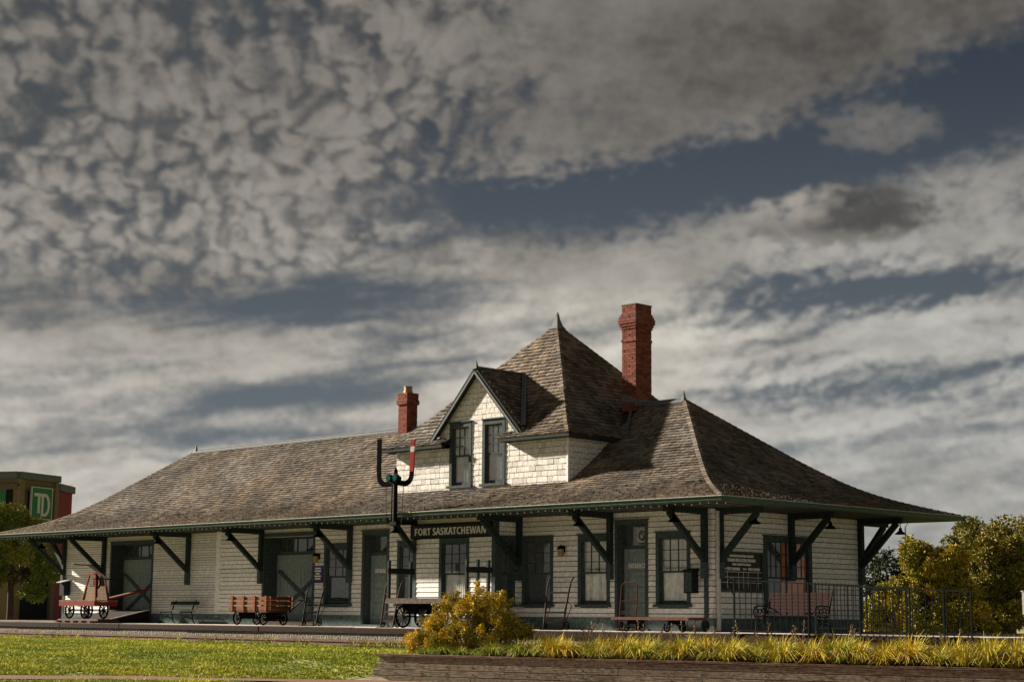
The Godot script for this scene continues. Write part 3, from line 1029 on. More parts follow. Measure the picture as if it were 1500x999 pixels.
func build_upper(st: Node) -> void:
	var wins := [[-10.26, -9.28, 4.28, 6.26], [-8.80, -7.82, 4.28, 6.26]]
	var holes := []
	for w in wins: holes.append([w[0] + 0.06, w[1] - 0.06, w[2], w[3] - 0.06])
	var mb := MB.new()
	backing(mb, FRONT, UX0, UX1, 4.10, 5.62, holes)
	var y := 5.62
	while y < 7.7:
		var y2 := minf(y + 0.09, 7.74)
		var hw := minf((7.76 - y2) / 1.05, 1.9)
		for s in cut(GX - hw, GX + hw, y, y2, holes): mb.box(Vector3(s[0], y, -0.12), Vector3(s[1], y2, 0.0))
		y = y2
	mb.box(Vector3(UX1 - 0.12, 4.0, -W), Vector3(UX1, 5.62, -0.12))
	mb.box(Vector3(UX0, 4.0, -W), Vector3(UX0 + 0.12, 5.62, -0.12))
	mb.box(Vector3(UX0 + 0.12, 4.0, -W), Vector3(UX1 - 0.12, 5.62, -W + 0.12))
	var up := put(mb, "upper_wall", M.backing, st)
	var rest := MB.new()
	var n := 0
	for face in 2:
		var t := FRONT if face == 0 else Transform3D(END.basis, Vector3(UX1, 0, 0))
		var yy := 4.10
		while yy < 7.68:
			var top := yy + 0.168
			var a := UX0 if face == 0 else 0.0
			var b := UX1 if face == 0 else 2.3
			if yy > 5.5:
				if face == 1: break
				var hw := minf((7.80 - yy) / 1.05, 1.95)
				a = GX - hw
				b = GX + hw
			for s in cut(a, b, yy, top, holes if face == 0 else []):
				var x: float = s[0]
				while x < s[1] - 0.03:
					var w := rng.randf_range(0.14, 0.25)
					if x + w > s[1] - 0.09: w = s[1] - x
					var q := t * Vector3(x + w / 2, yy, 0)
					if face == 0 or top > prof_y(EZ - q.z) - 0.02:
						var tt := t * Transform3D(Basis(Vector3(w - 0.012, rng.randf_range(-0.003, 0.003), 0), Vector3(0, 0.155, 0), Vector3(0, 0, rng.randf_range(0.55, 0.85))), Vector3(x + 0.004, yy + rng.randf_range(-0.004, 0.004), 0.001))
						if n < 300:
							obj("shingle", unit.clap, M.shingle_white[rng.randi() % 5], up, tt)
							n += 1
						else:
							rest.tbox(tt, Vector3(0, 0, 0), Vector3(1, 1.0, 0.024))
					x += w
			yy += 0.168
	if rest.v.size():
		var r := put(rest, "rest_of_shingles", M.shingle_white[0], up)
		r.set_meta("kind", "stuff")
	for w in wins: window(st, FRONT, w[0], w[1], w[2], w[3], 3, 3, 0.50, "curtain")
	var cb := MB.new()
	cb.box(Vector3(UX1 - 0.02, 4.05, -0.02), Vector3(UX1 + 0.035, 5.58, 0.035))
	put(cb, "corner_board", M.white[2], up)

func roof_surface(mb: MB, ends: Callable, lv: Array, face: int, drop: float) -> void:
	for i in lv.size() - 1:
		var p: Array = ends.call(lv[i], face)
		var q: Array = ends.call(lv[i + 1], face)
		var o := Vector3.UP * -drop
		mb.quad(p[0] + o, p[1] + o, q[1] + o, q[0] + o)

func build_roofs(st: Node) -> void:
	tone = FastNoiseLite.new()
	tone.seed = 5
	tone.frequency = 0.35
	tone.fractal_octaves = 3
	# main roof
	var mb := MB.new()
	var lv := []
	for p in PROF: lv.append(p.x)
	for f in 4: roof_surface(mb, main_ends, lv, f, 0.0)
	var roof := put(mb, "main_roof", M.underlay, st)
	var ds := steps(0.0, 5.60, 0.15, func(s: float) -> Vector2: return Vector2(s, prof_y(s)))
	for f in 2:
		var sh := MB.new()
		for i in ds.size() - 1:
			var p: Array = main_ends(ds[i], f)
			var q: Array = main_ends(ds[i + 1], f)
			course(sh, p[0], p[1], q[0], q[1], 0.040, 0.11, 0.24, keep_main)
		var o := put(sh, "shingles", M.shingle, roof)
		o.set_meta("kind", "stuff")
	# hip caps
	var hc := MB.new()
	for i in range(0, ds.size() - 1):
		var y0 := prof_y(ds[i])
		var y1 := prof_y(ds[i + 1])
		var r := 5.77 / 5.63
		hip_cap(hc, Vector3(EX - ds[i] * r, y0 + 0.02, EZ - ds[i]), Vector3(EX - ds[i + 1] * r, y1 + 0.02, EZ - ds[i + 1]), Vector3(-0.15, -0.005, 0), Vector3(0, -0.005, -0.15))
		hip_cap(hc, Vector3(EX - ds[i] * r, y0 + 0.02, -W - EZ + ds[i]), Vector3(EX - ds[i + 1] * r, y1 + 0.02, -W - EZ + ds[i + 1]), Vector3(-0.15, -0.005, 0), Vector3(0, -0.005, 0.15))
		hip_cap(hc, Vector3(XL - EX + ds[i] * r, y0 + 0.02, EZ - ds[i]), Vector3(XL - EX + ds[i + 1] * r, y1 + 0.02, EZ - ds[i + 1]), Vector3(0.15, -0.005, 0), Vector3(0, -0.005, -0.15))
	var hco := put(hc, "hip_shingles", M.shingle, roof)
	hco.set_meta("kind", "stuff")
	for r in [[XL + 3.72, UX0], [UX1 - 0.5, -3.72]]:
		var rc := MB.new()
		for s in [1.0, -1.0]:
			var a := Vector3(r[0], 6.83, -3.43)
			var b := Vector3(r[1], 6.83, -3.43)
			var o := Vector3(0, -0.13, 0.17 * s)
			if s > 0: rc.quad(a + o, b + o, b, a)
			else: rc.quad(b + o, a + o, a, b)
		rc.tube([Vector3(r[0], 6.835, -3.43), Vector3(r[1], 6.835, -3.43)], [0.025, 0.025], 6)
		put(rc, "ridge_cap", M.metal, roof)
	for x in [XL + 3.78, -3.78]:
		finial(roof, Vector3(x, 6.72, -3.43), 0.34, 0.16)
	# upper roof
	var pb := MB.new()
	var pl := []
	for p in PYR: pl.append(p.x)
	for f in range(1, 4): roof_surface(pb, pyr_ends, pl, f, 0.0)
	# front face in strips, left open under the gable
	var fs := 40
	for i in fs:
		var s0 := float(i) / fs
		var s1 := float(i + 1) / fs
		var p: Array = pyr_ends(s0, 0)
		var q: Array = pyr_ends(s1, 0)
		var y: float = (p[0].y + q[0].y) / 2.0
		var hw := 1.25 if y < 6.0 else maxf(0.0, (7.85 - y) / 1.05)
		if y > 7.85 or hw <= 0.0:
			pb.quad(p[0], p[1], q[1], q[0])
		else:
			pb.quad(p[0], Vector3(GX - hw, p[0].y, p[0].z), Vector3(GX - hw, q[0].y, q[0].z), q[0])
			pb.quad(Vector3(GX + hw, p[0].y, p[0].z), p[1], q[1], Vector3(GX + hw, q[0].y, q[0].z))
	var pr := put(pb, "upper_roof", M.underlay, st)
	var ps := steps(0.0, 0.985, 0.165, func(s: float) -> Vector2: return Vector2(s * 3.95, pyr_y(s)))
	for f in 2:
		var sh := MB.new()
		for i in ps.size() - 1:
			var p: Array = pyr_ends(ps[i], f)
			var q: Array = pyr_ends(ps[i + 1], f)
			course(sh, p[0], p[1], q[0], q[1], 0.044, 0.12, 0.27, keep_pyr if f == 0 else keep_all)
		var o := put(sh, "shingles", M.shingle, pr)
		o.set_meta("kind", "stuff")
	var h2 := MB.new()
	for i in ps.size() - 1:
		for c in [[1.0, 1.0], [-1.0, 1.0], [1.0, -1.0]]:
			var a := Vector3(GX + c[0] * PHX * (1 - ps[i]), pyr_y(ps[i]) + 0.02, PCZ + c[1] * PHZ * (1 - ps[i]))
			var b := Vector3(GX + c[0] * PHX * (1 - ps[i + 1]), pyr_y(ps[i + 1]) + 0.02, PCZ + c[1] * PHZ * (1 - ps[i + 1]))
			hip_cap(h2, a, b, Vector3(-0.14 * c[0], -0.005, 0), Vector3(0, -0.005, -0.14 * c[1]))
	var h2o := put(h2, "hip_shingles", M.shingle, pr)
	h2o.set_meta("kind", "stuff")
	finial(pr, Vector3(GX, 9.50, PCZ), 0.56, 0.30)
	# boxed eaves of the upper roof
	var ev := MB.new()
	var zf := PCZ + PHZ
	for r in [[GX - PHX, GX - 1.25], [GX + 1.25, GX + PHX]]:
		ev.box(Vector3(r[0], 5.50, 0.03), Vector3(r[1], 5.585, zf - 0.01))
	ev.box(Vector3(UX1, 5.50, PCZ - PHZ), Vector3(GX + PHX - 0.01, 5.585, 0.028))
	ev.box(Vector3(GX - PHX + 0.01, 5.50, PCZ - PHZ), Vector3(UX0, 5.585, 0.028))
	ev.box(Vector3(UX0, 5.50, PCZ - PHZ + 0.01), Vector3(UX1, 5.585, -W))
	put(ev, "eave", M.trim, pr)
	# gable over the twin windows
	var gb := MB.new()
	var zr := 0.16
	for sgn in [-1.0, 1.0]:
		var a := Vector3(GX, 7.86, zr)
		var b := Vector3(GX, 7.86, -1.80)
		var c := Vector3(GX + 1.87 * sgn, 5.895, zr)
		var d := Vector3(GX + 1.87 * sgn, 5.895, 0.06)
		var o := Vector3(-0.055 * sgn, -0.055, 0)
		if sgn > 0:
			gb.quad(c, d, b, a); gb.quad(a + o, b + o, d + o, c + o); gb.quad(c + o, c, a, a + o); gb.quad(d, c, c + o, d + o)
		else:
			gb.quad(a, b, d, c); gb.quad(c + o, d + o, b + o, a + o); gb.quad(a + o, a, c, c + o); gb.quad(c, d, d + o, c + o)
	var gable := put(gb, "gable_roof", M.underlay, st)
	var gs := MB.new()
	for sgn in [1.0, -1.0]:
		var k := 18
		for i in k:
			var t0 := float(i) / k
			var t1 := float(i + 1) / k
			var p := []
			for t in [t0, t1]:
				var x: float = GX + 1.89 * sgn * (1 - t)
				var y := lerpf(5.885, 7.87, t)
				p.append([Vector3(x, y, zr + 0.02), Vector3(x, y, lerpf(0.08, -1.80, t))])
			if sgn > 0: course(gs, p[0][0], p[0][1], p[1][0], p[1][1], 0.042, 0.12, 0.27, keep_all)
			else: course(gs, p[0][1], p[0][0], p[1][1], p[1][0], 0.042, 0.12, 0.27, keep_all)
	var gso := put(gs, "shingles", M.shingle, gable)
	gso.set_meta("kind", "stuff")
	for sgn in [-1.0, 1.0]:
		var bb := MB.new()
		bb.beam(Vector3(GX + 1.95 * sgn, 5.72, zr + 0.012), Vector3(GX, 7.77, zr + 0.012), 0.05, 0.20, Vector3(sgn, 1, 0))
		put(bb, "barge_board", M.trim, gable)
		var tb := MB.new()
		tb.beam(Vector3(GX + 1.95 * sgn, 5.69, zr + 0.052), Vector3(GX, 7.74, zr + 0.052), 0.028, 0.06, Vector3(sgn, 1, 0))
		put(tb, "barge_trim", M.metal, gable)
		# boxed return at the foot of the rake
		var rt := MB.new()
		var x0 : float = GX + 1.25 * sgn
		var x1 : float = GX + 1.62 * sgn
		rt.box(Vector3(minf(x0, x1), 5.50, 0.0), Vector3(maxf(x0, x1), 5.76, zr + 0.10))
		put(rt, "eave_return", M.trim, gable)
	var gr := MB.new()
	gr.beam(Vector3(GX, 7.895, zr + 0.04), Vector3(GX, 7.895, -1.84), 0.16, 0.05)
	put(gr, "ridge_cap", M.metal, gable)
	finial(gable, Vector3(GX, 7.84, zr - 0.02), 0.26, 0.13)
	# valley flashing strips
	var vf := MB.new()
	flash(vf, Vector3(GX + 0.03, 7.90, -1.82), Vector3(GX + 1.89, 5.97, 0.10), Vector3(0.16, 0.02, -0.05))
	put(vf, "flashing", M.metal, gable)
	var vf2 := MB.new()
	flash(vf2, Vector3(-5.80, 6.78, -3.34), Vector3(-4.88, 5.70, -2.02), Vector3(0.17, 0.02, 0.06))
	put(vf2, "flashing", M.metal, pr)

func flash(mb: MB, a: Vector3, b: Vector3, o: Vector3) -> void:
	mb.quad(a, b, b + o, a + o)
	mb.quad(a + o * 0.5 + Vector3(0, 0.03, 0.02), b + o * 0.5 + Vector3(0, 0.03, 0.02), b + o * 0.6, a + o * 0.6)

func finial(parent: Node, at: Vector3, h: float, r: float) -> void:
	var mb := MB.new()
	var prof := [Vector2(1.0, 0.0), Vector2(0.62, 0.22), Vector2(0.34, 0.55), Vector2(0.2, 0.86), Vector2(0.10, 1.0)]
	for i in prof.size() - 1:
		var p: Vector2 = prof[i]
		var q: Vector2 = prof[i + 1]
		for k in 4:
			var a := TAU * k / 4.0 + PI / 4.0
			var b := TAU * (k + 1) / 4.0 + PI / 4.0
			var d0 := Vector3(cos(a), 0, -sin(a)) * r
			var d1 := Vector3(cos(b), 0, -sin(b)) * r
			mb.quad(at + d0 * p.x + Vector3.UP * p.y * h, at + d1 * p.x + Vector3.UP * p.y * h, at + d1 * q.x + Vector3.UP * q.y * h, at + d0 * q.x + Vector3.UP * q.y * h)
	put(mb, "finial", M.metal, parent)

func build_eaves(st: Node) -> void:
	var x0 := XL - EX
	var x1 := EX
	var z0 := -W - EZ
	var z1 := EZ
	var s := MB.new()
	s.box(Vector3(x0, SOF, 0.0), Vector3(x1, SOF + 0.05, z1))
	s.box(Vector3(x0, SOF, z0), Vector3(x1, SOF + 0.05, -W))
	s.box(Vector3(0.0, SOF, -W), Vector3(x1, SOF + 0.05, 0.0))
	s.box(Vector3(x0, SOF, -W), Vector3(XL, SOF + 0.05, 0.0))
	var so := put(s, "soffit", M.soffit, st)
	# boards of the soffit show as proud battens across the overhang
	var bt := MB.new()
	var x := x0 + 0.3
	while x < x1:
		bt.box(Vector3(x, SOF - 0.012, 0.06), Vector3(x + 0.05, SOF - 0.001, z1 - 0.02))
		x += 0.62
	put(bt, "battens", M.trim, so).set_meta("kind", "stuff")
	var runs := [[Vector3(x0, 0, z1), Vector3(x1, 0, z1), Vector3(0, 0, 1)], [Vector3(x1, 0, z1), Vector3(x1, 0, z0), Vector3(1, 0, 0)], [Vector3(x1, 0, z0), Vector3(x0, 0, z0), Vector3(0, 0, -1)], [Vector3(x0, 0, z0), Vector3(x0, 0, z1), Vector3(-1, 0, 0)]]
	for i in 4:
		var r: Array = runs[i]
		var d: Vector3 = (r[1] - r[0]).normalized()
		var a: Vector3 = r[0] - d * 0.10
		var b: Vector3 = r[1] + d * 0.10
		var o: Vector3 = r[2]
		var g := MB.new()
		var pts := [Vector2(0.002, 3.27), Vector2(0.06, 3.26), Vector2(0.085, 3.30), Vector2(0.085, 3.33), Vector2(0.115, 3.375), Vector2(0.115, 3.39), Vector2(0.10, 3.39), Vector2(0.10, 3.345), Vector2(0.002, 3.345)]
		for k in pts.size() - 1:
			var p: Vector2 = pts[k]
			var q: Vector2 = pts[k + 1]
			g.quad(a + o * p.x + Vector3.UP * p.y, b + o * p.x + Vector3.UP * p.y, b + o * q.x + Vector3.UP * q.y, a + o * q.x + Vector3.UP * q.y)
		put(g, "gutter", M.gutter, st)
		var e := MB.new()
		e.beam(a + o * 0.125 + Vector3.UP * 3.392, b + o * 0.125 + Vector3.UP * 3.392, 0.022, 0.018)
		put(e, "drip_edge", M.gutter_edge, st)

func brick_ring(y: float, h: float, a: Vector3, b: Vector3, even: bool, each: Callable) -> void:
	# a: min corner, b: max corner in plan
	var bl := 0.205
	for f in 4:
		var len := (b.x - a.x) if f % 2 == 0 else (b.z - a.z)
		var x := 0.0 if even else -bl / 2.0
		while x < len - 0.01:
			var xa := maxf(x, 0.0) + 0.005
			var xb := minf(x + bl, len) - 0.005
			x += bl
			if xb - xa < 0.03: continue
			var t := Transform3D.IDENTITY
			match f:
				0: t = Transform3D(Basis.IDENTITY, Vector3(a.x, y, b.z))
				1: t = Transform3D(END.basis, Vector3(b.x, y, b.z))
				2: t = Transform3D(Basis(Vector3(-1, 0, 0), Vector3.UP, Vector3(0, 0, -1)), Vector3(b.x, y, a.z))
				3: t = Transform3D(Basis(Vector3(0, 0, 1), Vector3.UP, Vector3(-1, 0, 0)), Vector3(a.x, y, a.z))
			each.call(f, t * Transform3D(Basis.from_scale(Vector3(xb - xa, h - 0.010, rng.randf_range(0.6, 1.5))), Vector3(xa, 0.0, 0.0)))

func big_chimney(st: Node) -> void:
	var core := MB.new()
	var rest := MB.new()
	var x0 := -5.86
	var x1 := -5.30
	var z0 := -3.74
	var z1 := -3.03
	var ch := MB.new()
	var y := 6.55
	var h := 0.0795
	var list := []
	var i := 0
	var ub := MB.new()
	ub.box(Vector3(0, 0, -0.03), Vector3(1, 1, 0.012))
	unit.brick = ub.mesh()
	while y < 9.78:
		var o := 0.0
		if y > 9.0 and y < 9.26: o = 0.085 * (y - 9.0) / 0.26
		elif y >= 9.26 and y < 9.36: o = 0.085
		elif y >= 9.36 and y < 9.56: o = 0.085 * (9.56 - y) / 0.2
		elif y > 8.64 and y < 8.72: o = 0.022
		core.box(Vector3(x0 - o + 0.004, y, z0 - o + 0.004), Vector3(x1 + o - 0.004, y + h, z1 + o - 0.004))
		list.append([y, o, i % 2 == 0])
		y += h
		i += 1
	core.box(Vector3(x0 - 0.02, y, z0 - 0.02), Vector3(x1 + 0.02, y + 0.05, z1 + 0.02))
	var c := put(core, "chimney", M.mortar, st)
	for l in list:
		brick_ring(l[0], h, Vector3(x0 - l[1], 0, z0 - l[1]), Vector3(x1 + l[1], 0, z1 + l[1]), l[2], func(f: int, t: Transform3D) -> void:
			if f < 2: obj("brick", unit.brick, M.brick[rng.randi() % 5], c, t)
			else: rest.tbox(t, Vector3(0, 0, 0), Vector3(1, 1, 0.010), Color(0.22, 0.07, 0.05)))
	put(rest, "rear_bricks", M.brick_stuff, c).set_meta("kind", "stuff")
	var fl := MB.new()
	for k in 6:
		fl.box(Vector3(x1 + 0.006 - 0.02, 6.70 + 0.02 * k, z1 + 0.03 - 0.14 * k - 0.13), Vector3(x1 + 0.022, 6.95 - 0.025 * absf(k - 2.5), z1 + 0.03 - 0.14 * k))
	for k in 4:
		fl.box(Vector3(x0 - 0.02 + 0.15 * k, 6.86 - 0.02 * k, z1 + 0.004), Vector3(x0 - 0.02 + 0.15 * k + 0.14, 7.10 - 0.05 * k, z1 + 0.024))
	put(fl, "flashing", M.metal, c)

func small_chimney(st: Node) -> void:
	var x0 := -16.42
	var x1 := -15.96
	var z0 := -3.66
	var z1 := -3.20
	var core := MB.new()
	var br := MB.new()
	var y := 6.6
	var i := 0
	while y < 8.02:
		var o := 0.05 if y > 7.58 and y < 7.75 else (0.025 if y >= 7.75 else 0.0)
		core.box(Vector3(x0 - o + 0.004, y, z0 - o + 0.004), Vector3(x1 + o - 0.004, y + 0.08, z1 + o - 0.004))
		brick_ring(y, 0.08, Vector3(x0 - o, 0, z0 - o), Vector3(x1 + o, 0, z1 + o), i % 2 == 0, func(_f: int, t: Transform3D) -> void:
			var k := rng.randf_range(0.7, 1.2)
			br.tbox(t, Vector3(0, 0, 0), Vector3(1, 1, 0.012), Color(0.25 * k, 0.075 * k, 0.05 * k)))
		y += 0.08
		i += 1
	var c := put(core, "chimney", M.mortar, st)
	put(br, "small_bricks", M.brick_stuff, c).set_meta("kind", "stuff")
	var pot := MB.new()
	pot.lathe(Vector3((x0 + x1) / 2, y, (z0 + z1) / 2), [Vector2(0.17, -0.02), Vector2(0.16, 0.08), Vector2(0.145, 0.10), Vector2(0.14, 0.20), Vector2(0.155, 0.21), Vector2(0.155, 0.25), Vector2(0.11, 0.25), Vector2(0.11, 0.1)], 14)
	put(pot, "chimney_pot", M.brass, c)

# ------------------------------------------------------------------ signs, lamps and other things on the building
func build_signs() -> void:
	var z := 0.95 + 0.055
	var s := thing("station_sign", "long black name board with white capitals above the bay window", "sign", Vector3(-9.09, 2.70, z))
	var b := MB.new()
	b.box(Vector3(-1.74, 0.0, 0.0), Vector3(1.74, 0.39, 0.04))
	put(b, "board", M.sign_black, s)
	var f := MB.new()
	for q in [[-1.76, -0.02, 1.76, 0.0], [-1.76, 0.39, 1.76, 0.41], [-1.76, 0.0, -1.74, 0.39], [1.74, 0.0, 1.76, 0.39]]:
		f.box(Vector3(q[0], q[1], 0.0), Vector3(q[2], q[3], 0.055))
	put(f, "frame", M.black, s)
	text(s, "lettering", "FORT SASKATCHEWAN", 0.21, Transform3D(Basis.IDENTITY, Vector3(-0.02, 0.185, 0.046)), M.sign_white, 3.10)
	# bulletin board on the end wall
	var t := thing("train_bulletin_board", "black train bulletin board with white lettering on the end wall", "notice board", Vector3(0.035, 1.14, -1.14), PI / 2)
	var tb := MB.new()
	tb.box(Vector3(-0.92, 0.0, 0.0), Vector3(0.92, 0.98, 0.03))
	put(tb, "board", M.sign_black, t)
	var tf := MB.new()
	for q in [[-0.95, -0.05, 0.95, 0.02], [-0.95, 0.96, 0.95, 1.02], [-0.95, 0.02, -0.89, 0.96], [0.89, 0.02, 0.95, 0.96]]:
		tf.box(Vector3(q[0], q[1], 0.0), Vector3(q[2], q[3], 0.055))
	put(tf, "frame", M.green, t)
	text(t, "lettering", "CANADIAN NATIONAL RAILWAY", 0.060, Transform3D(Basis.IDENTITY, Vector3(0, 0.90, 0.036)), M.sign_white, 1.06)
	text(t, "lettering", "TRAIN BULLETIN BOARD", 0.085, Transform3D(Basis.IDENTITY, Vector3(0, 0.785, 0.036)), M.sign_white, 1.22)
	text(t, "lettering", "FORT SASKATCHEWAN", 0.055, Transform3D(Basis.IDENTITY, Vector3(0, 0.675, 0.036)), M.sign_white, 0.80)
	text(t, "lettering", "EAST BOUND", 0.075, Transform3D(Basis.IDENTITY, Vector3(-0.36, 0.555, 0.036)), M.sign_white, 0.56)
	text(t, "lettering", "WEST BOUND", 0.075, Transform3D(Basis.IDENTITY, Vector3(0.54, 0.555, 0.036)), M.sign_white, 0.50)
	text(t, "lettering", "TRAIN", 0.045, Transform3D(Basis.IDENTITY, Vector3(-0.77, 0.555, 0.036)), M.sign_white, 0.16)
	text(t, "lettering", "TRAIN", 0.045, Transform3D(Basis.IDENTITY, Vector3(0.13, 0.555, 0.036)), M.sign_white, 0.15)
	for y in [0.47, 0.33, 0.19]:
		var l := MB.new()
		l.box(Vector3(-0.88, y, 0.03), Vector3(0.88, y + 0.012, 0.034))
		put(l, "ruled_line", M.sign_white, t)
	for x in [-0.62, -0.14, 0.07, 0.28, 0.72]:
		var l := MB.new()
		l.box(Vector3(x, 0.04, 0.03), Vector3(x + 0.010, 0.47, 0.033))
		put(l, "ruled_line", M.sign_white, t)
	# blue notice between freight door and window
	var n := thing("blue_notice", "small blue framed notice with white lines beside the freight door", "sign", Vector3(-16.57, 1.43, 0.035))
	var nb := MB.new()
	nb.box(Vector3(-0.24, 0.0, 0.0), Vector3(0.24, 0.56, 0.03))
	put(nb, "board", M.sign_blue, n)
	for k in 5:
		var l := MB.new()
		var w: float = [0.15, 0.17, 0.11, 0.17, 0.14][k]
		l.box(Vector3(-w, 0.45 - 0.085 * k, 0.03), Vector3(w, 0.50 - 0.085 * k, 0.034))
		put(l, "white_line", M.sign_white, n)

func pendant(at: Vector3, where: String) -> void:   # at: underside of the shade
	var t := thing("pendant_lamp", "dark bell-shaped pendant lamp under the eave " + where, "lamp", at, 0.0, "pendant lamps under the eave")
	var s := MB.new()
	s.lathe(Vector3.ZERO, [Vector2(0.155, 0.0), Vector2(0.165, 0.012), Vector2(0.13, 0.045), Vector2(0.085, 0.075), Vector2(0.05, 0.11), Vector2(0.04, 0.19), Vector2(0.0, 0.20)], 18)
	s.lathe(Vector3.ZERO, [Vector2(0.03, 0.18), Vector2(0.075, 0.07), Vector2(0.15, 0.003)], 18)
	put(s, "lamp_shade", M.black, t)
	var r := MB.new()
	r.tube([Vector3(0, 0.19, 0), Vector3(0, SOF - at.y - 0.001, 0)], [0.014, 0.014], 6)
	put(r, "rod", M.black, t)
	var b := MB.new()
	b.lathe(Vector3.ZERO, [Vector2(0.0, 0.012), Vector2(0.035, 0.03), Vector2(0.042, 0.065), Vector2(0.025, 0.11)], 10)
	put(b, "bulb", M.bulb, t)

func wall_lamp(x: float, where: String) -> void:
	var t := thing("wall_lantern", "small brass and black wall lantern " + where, "lamp", Vector3(x, 2.08, 0.03))
	var p := MB.new()
	p.box(Vector3(-0.05, 0.12, 0.0), Vector3(0.05, 0.32, 0.03))
	p.beam(Vector3(0, 0.28, 0.02), Vector3(0, 0.30, 0.14), 0.03, 0.03)
	put(p, "wall_plate", M.black, t)
	var c := MB.new()
	c.lathe(Vector3(0, 0, 0.14), [Vector2(0.115, 0.22), Vector2(0.10, 0.26), Vector2(0.05, 0.32), Vector2(0.0, 0.34)], 8)
	put(c, "cap", M.black, t)
	var g := MB.new()
	g.lathe(Vector3(0, 0, 0.14), [Vector2(0.0, 0.0), Vector2(0.07, 0.0), Vector2(0.085, 0.03), Vector2(0.09, 0.22), Vector2(0.0, 0.22)], 8)
	put(g, "lantern_glass", M.brass, t)

func build_lamps() -> void:
	var where := {-32.0: "at the far left corner", -27.9: "in front of the handcar", -23.95: "above the green bench", -19.55: "left of the slatted baggage wagon", -14.78: "above the blue notice", -10.6: "beside the station name board", -3.44: "left of the entrance with the roundel", -0.07: "right of the entrance with the roundel"}
	for x in where:
		if x == -27.9: continue
		pendant(Vector3(x, 2.84, 1.50 if x != -10.6 else 1.88), where[x])
	pendant(Vector3(1.24, 2.82, -0.20), "at the corner above the bulletin board")
	pendant(Vector3(1.40, 2.82, -3.37), "right of the broad end window")
	pendant(Vector3(1.42, 2.80, -6.80), "at the far right corner")
	wall_lamp(-16.57, "above the blue notice")
	wall_lamp(-5.38, "between the two right-hand windows")
	# string of small bulbs along the front and end eave
	var s := thing("light_string", "string of small white bulbs clipped under the gutter", "string lights", Vector3(0, 3.2, EZ))
	var c := MB.new()
	var b := MB.new()
	var x := XL - 1.0
	var prev := Vector3(x, 0.06, -0.02)
	while x < EX:
		x += 0.27
		var p := Vector3(x, 0.045 + rng.randf_range(-0.02, 0.02), -0.03)
		c.tube([prev, p], [0.006, 0.006], 4, Color.WHITE, false)
		b.lathe(p + Vector3(0, -0.045, 0), [Vector2(0.0, 0.0), Vector2(0.015, 0.012), Vector2(0.013, 0.035), Vector2(0.006, 0.05)], 5)
		prev = p
	put(c, "cable", M.black, s)
	put(b, "bulbs", M.bulb, s).set_meta("kind", "stuff")

func build_boxes() -> void:
	var t := thing("meter_box", "dark green metal box on the wall near the right corner", "box", Vector3(-0.62, 1.02, 0.05))
	var b := MB.new()
	b.box(Vector3(-0.14, 0.02, 0.0), Vector3(0.16, 0.60, 0.24))
	put(b, "case", M.green_dark, t)
	var l := MB.new()
	l.hexa([Vector3(-0.16, 0.60, 0.27), Vector3(0.18, 0.60, 0.27), Vector3(0.18, 0.60, -0.01), Vector3(-0.16, 0.60, -0.01), Vector3(-0.16, 0.63, 0.27), Vector3(0.18, 0.63, 0.27), Vector3(0.18, 0.68, -0.01), Vector3(-0.16, 0.68, -0.01)])
	put(l, "lid", M.green_dark, t)
	var d := MB.new()
	d.box(Vector3(-0.11, 0.06, 0.24), Vector3(0.13, 0.56, 0.252))
	put(d, "door", M.green, t)
	var u := thing("letter_box", "dark green box with a pale raised lid at the left corner", "box", Vector3(-32.35, 1.06, 0.05))
	var ub := MB.new()
	ub.box(Vector3(-0.16, 0.0, 0.0), Vector3(0.16, 0.55, 0.28))
	put(ub, "case", M.green_dark, u)
	var ul := MB.new()
	ul.beam(Vector3(0, 0.60, 0.0), Vector3(0, 0.50, 0.42), 0.36, 0.03)
	put(ul, "lid", M.downspout, u)

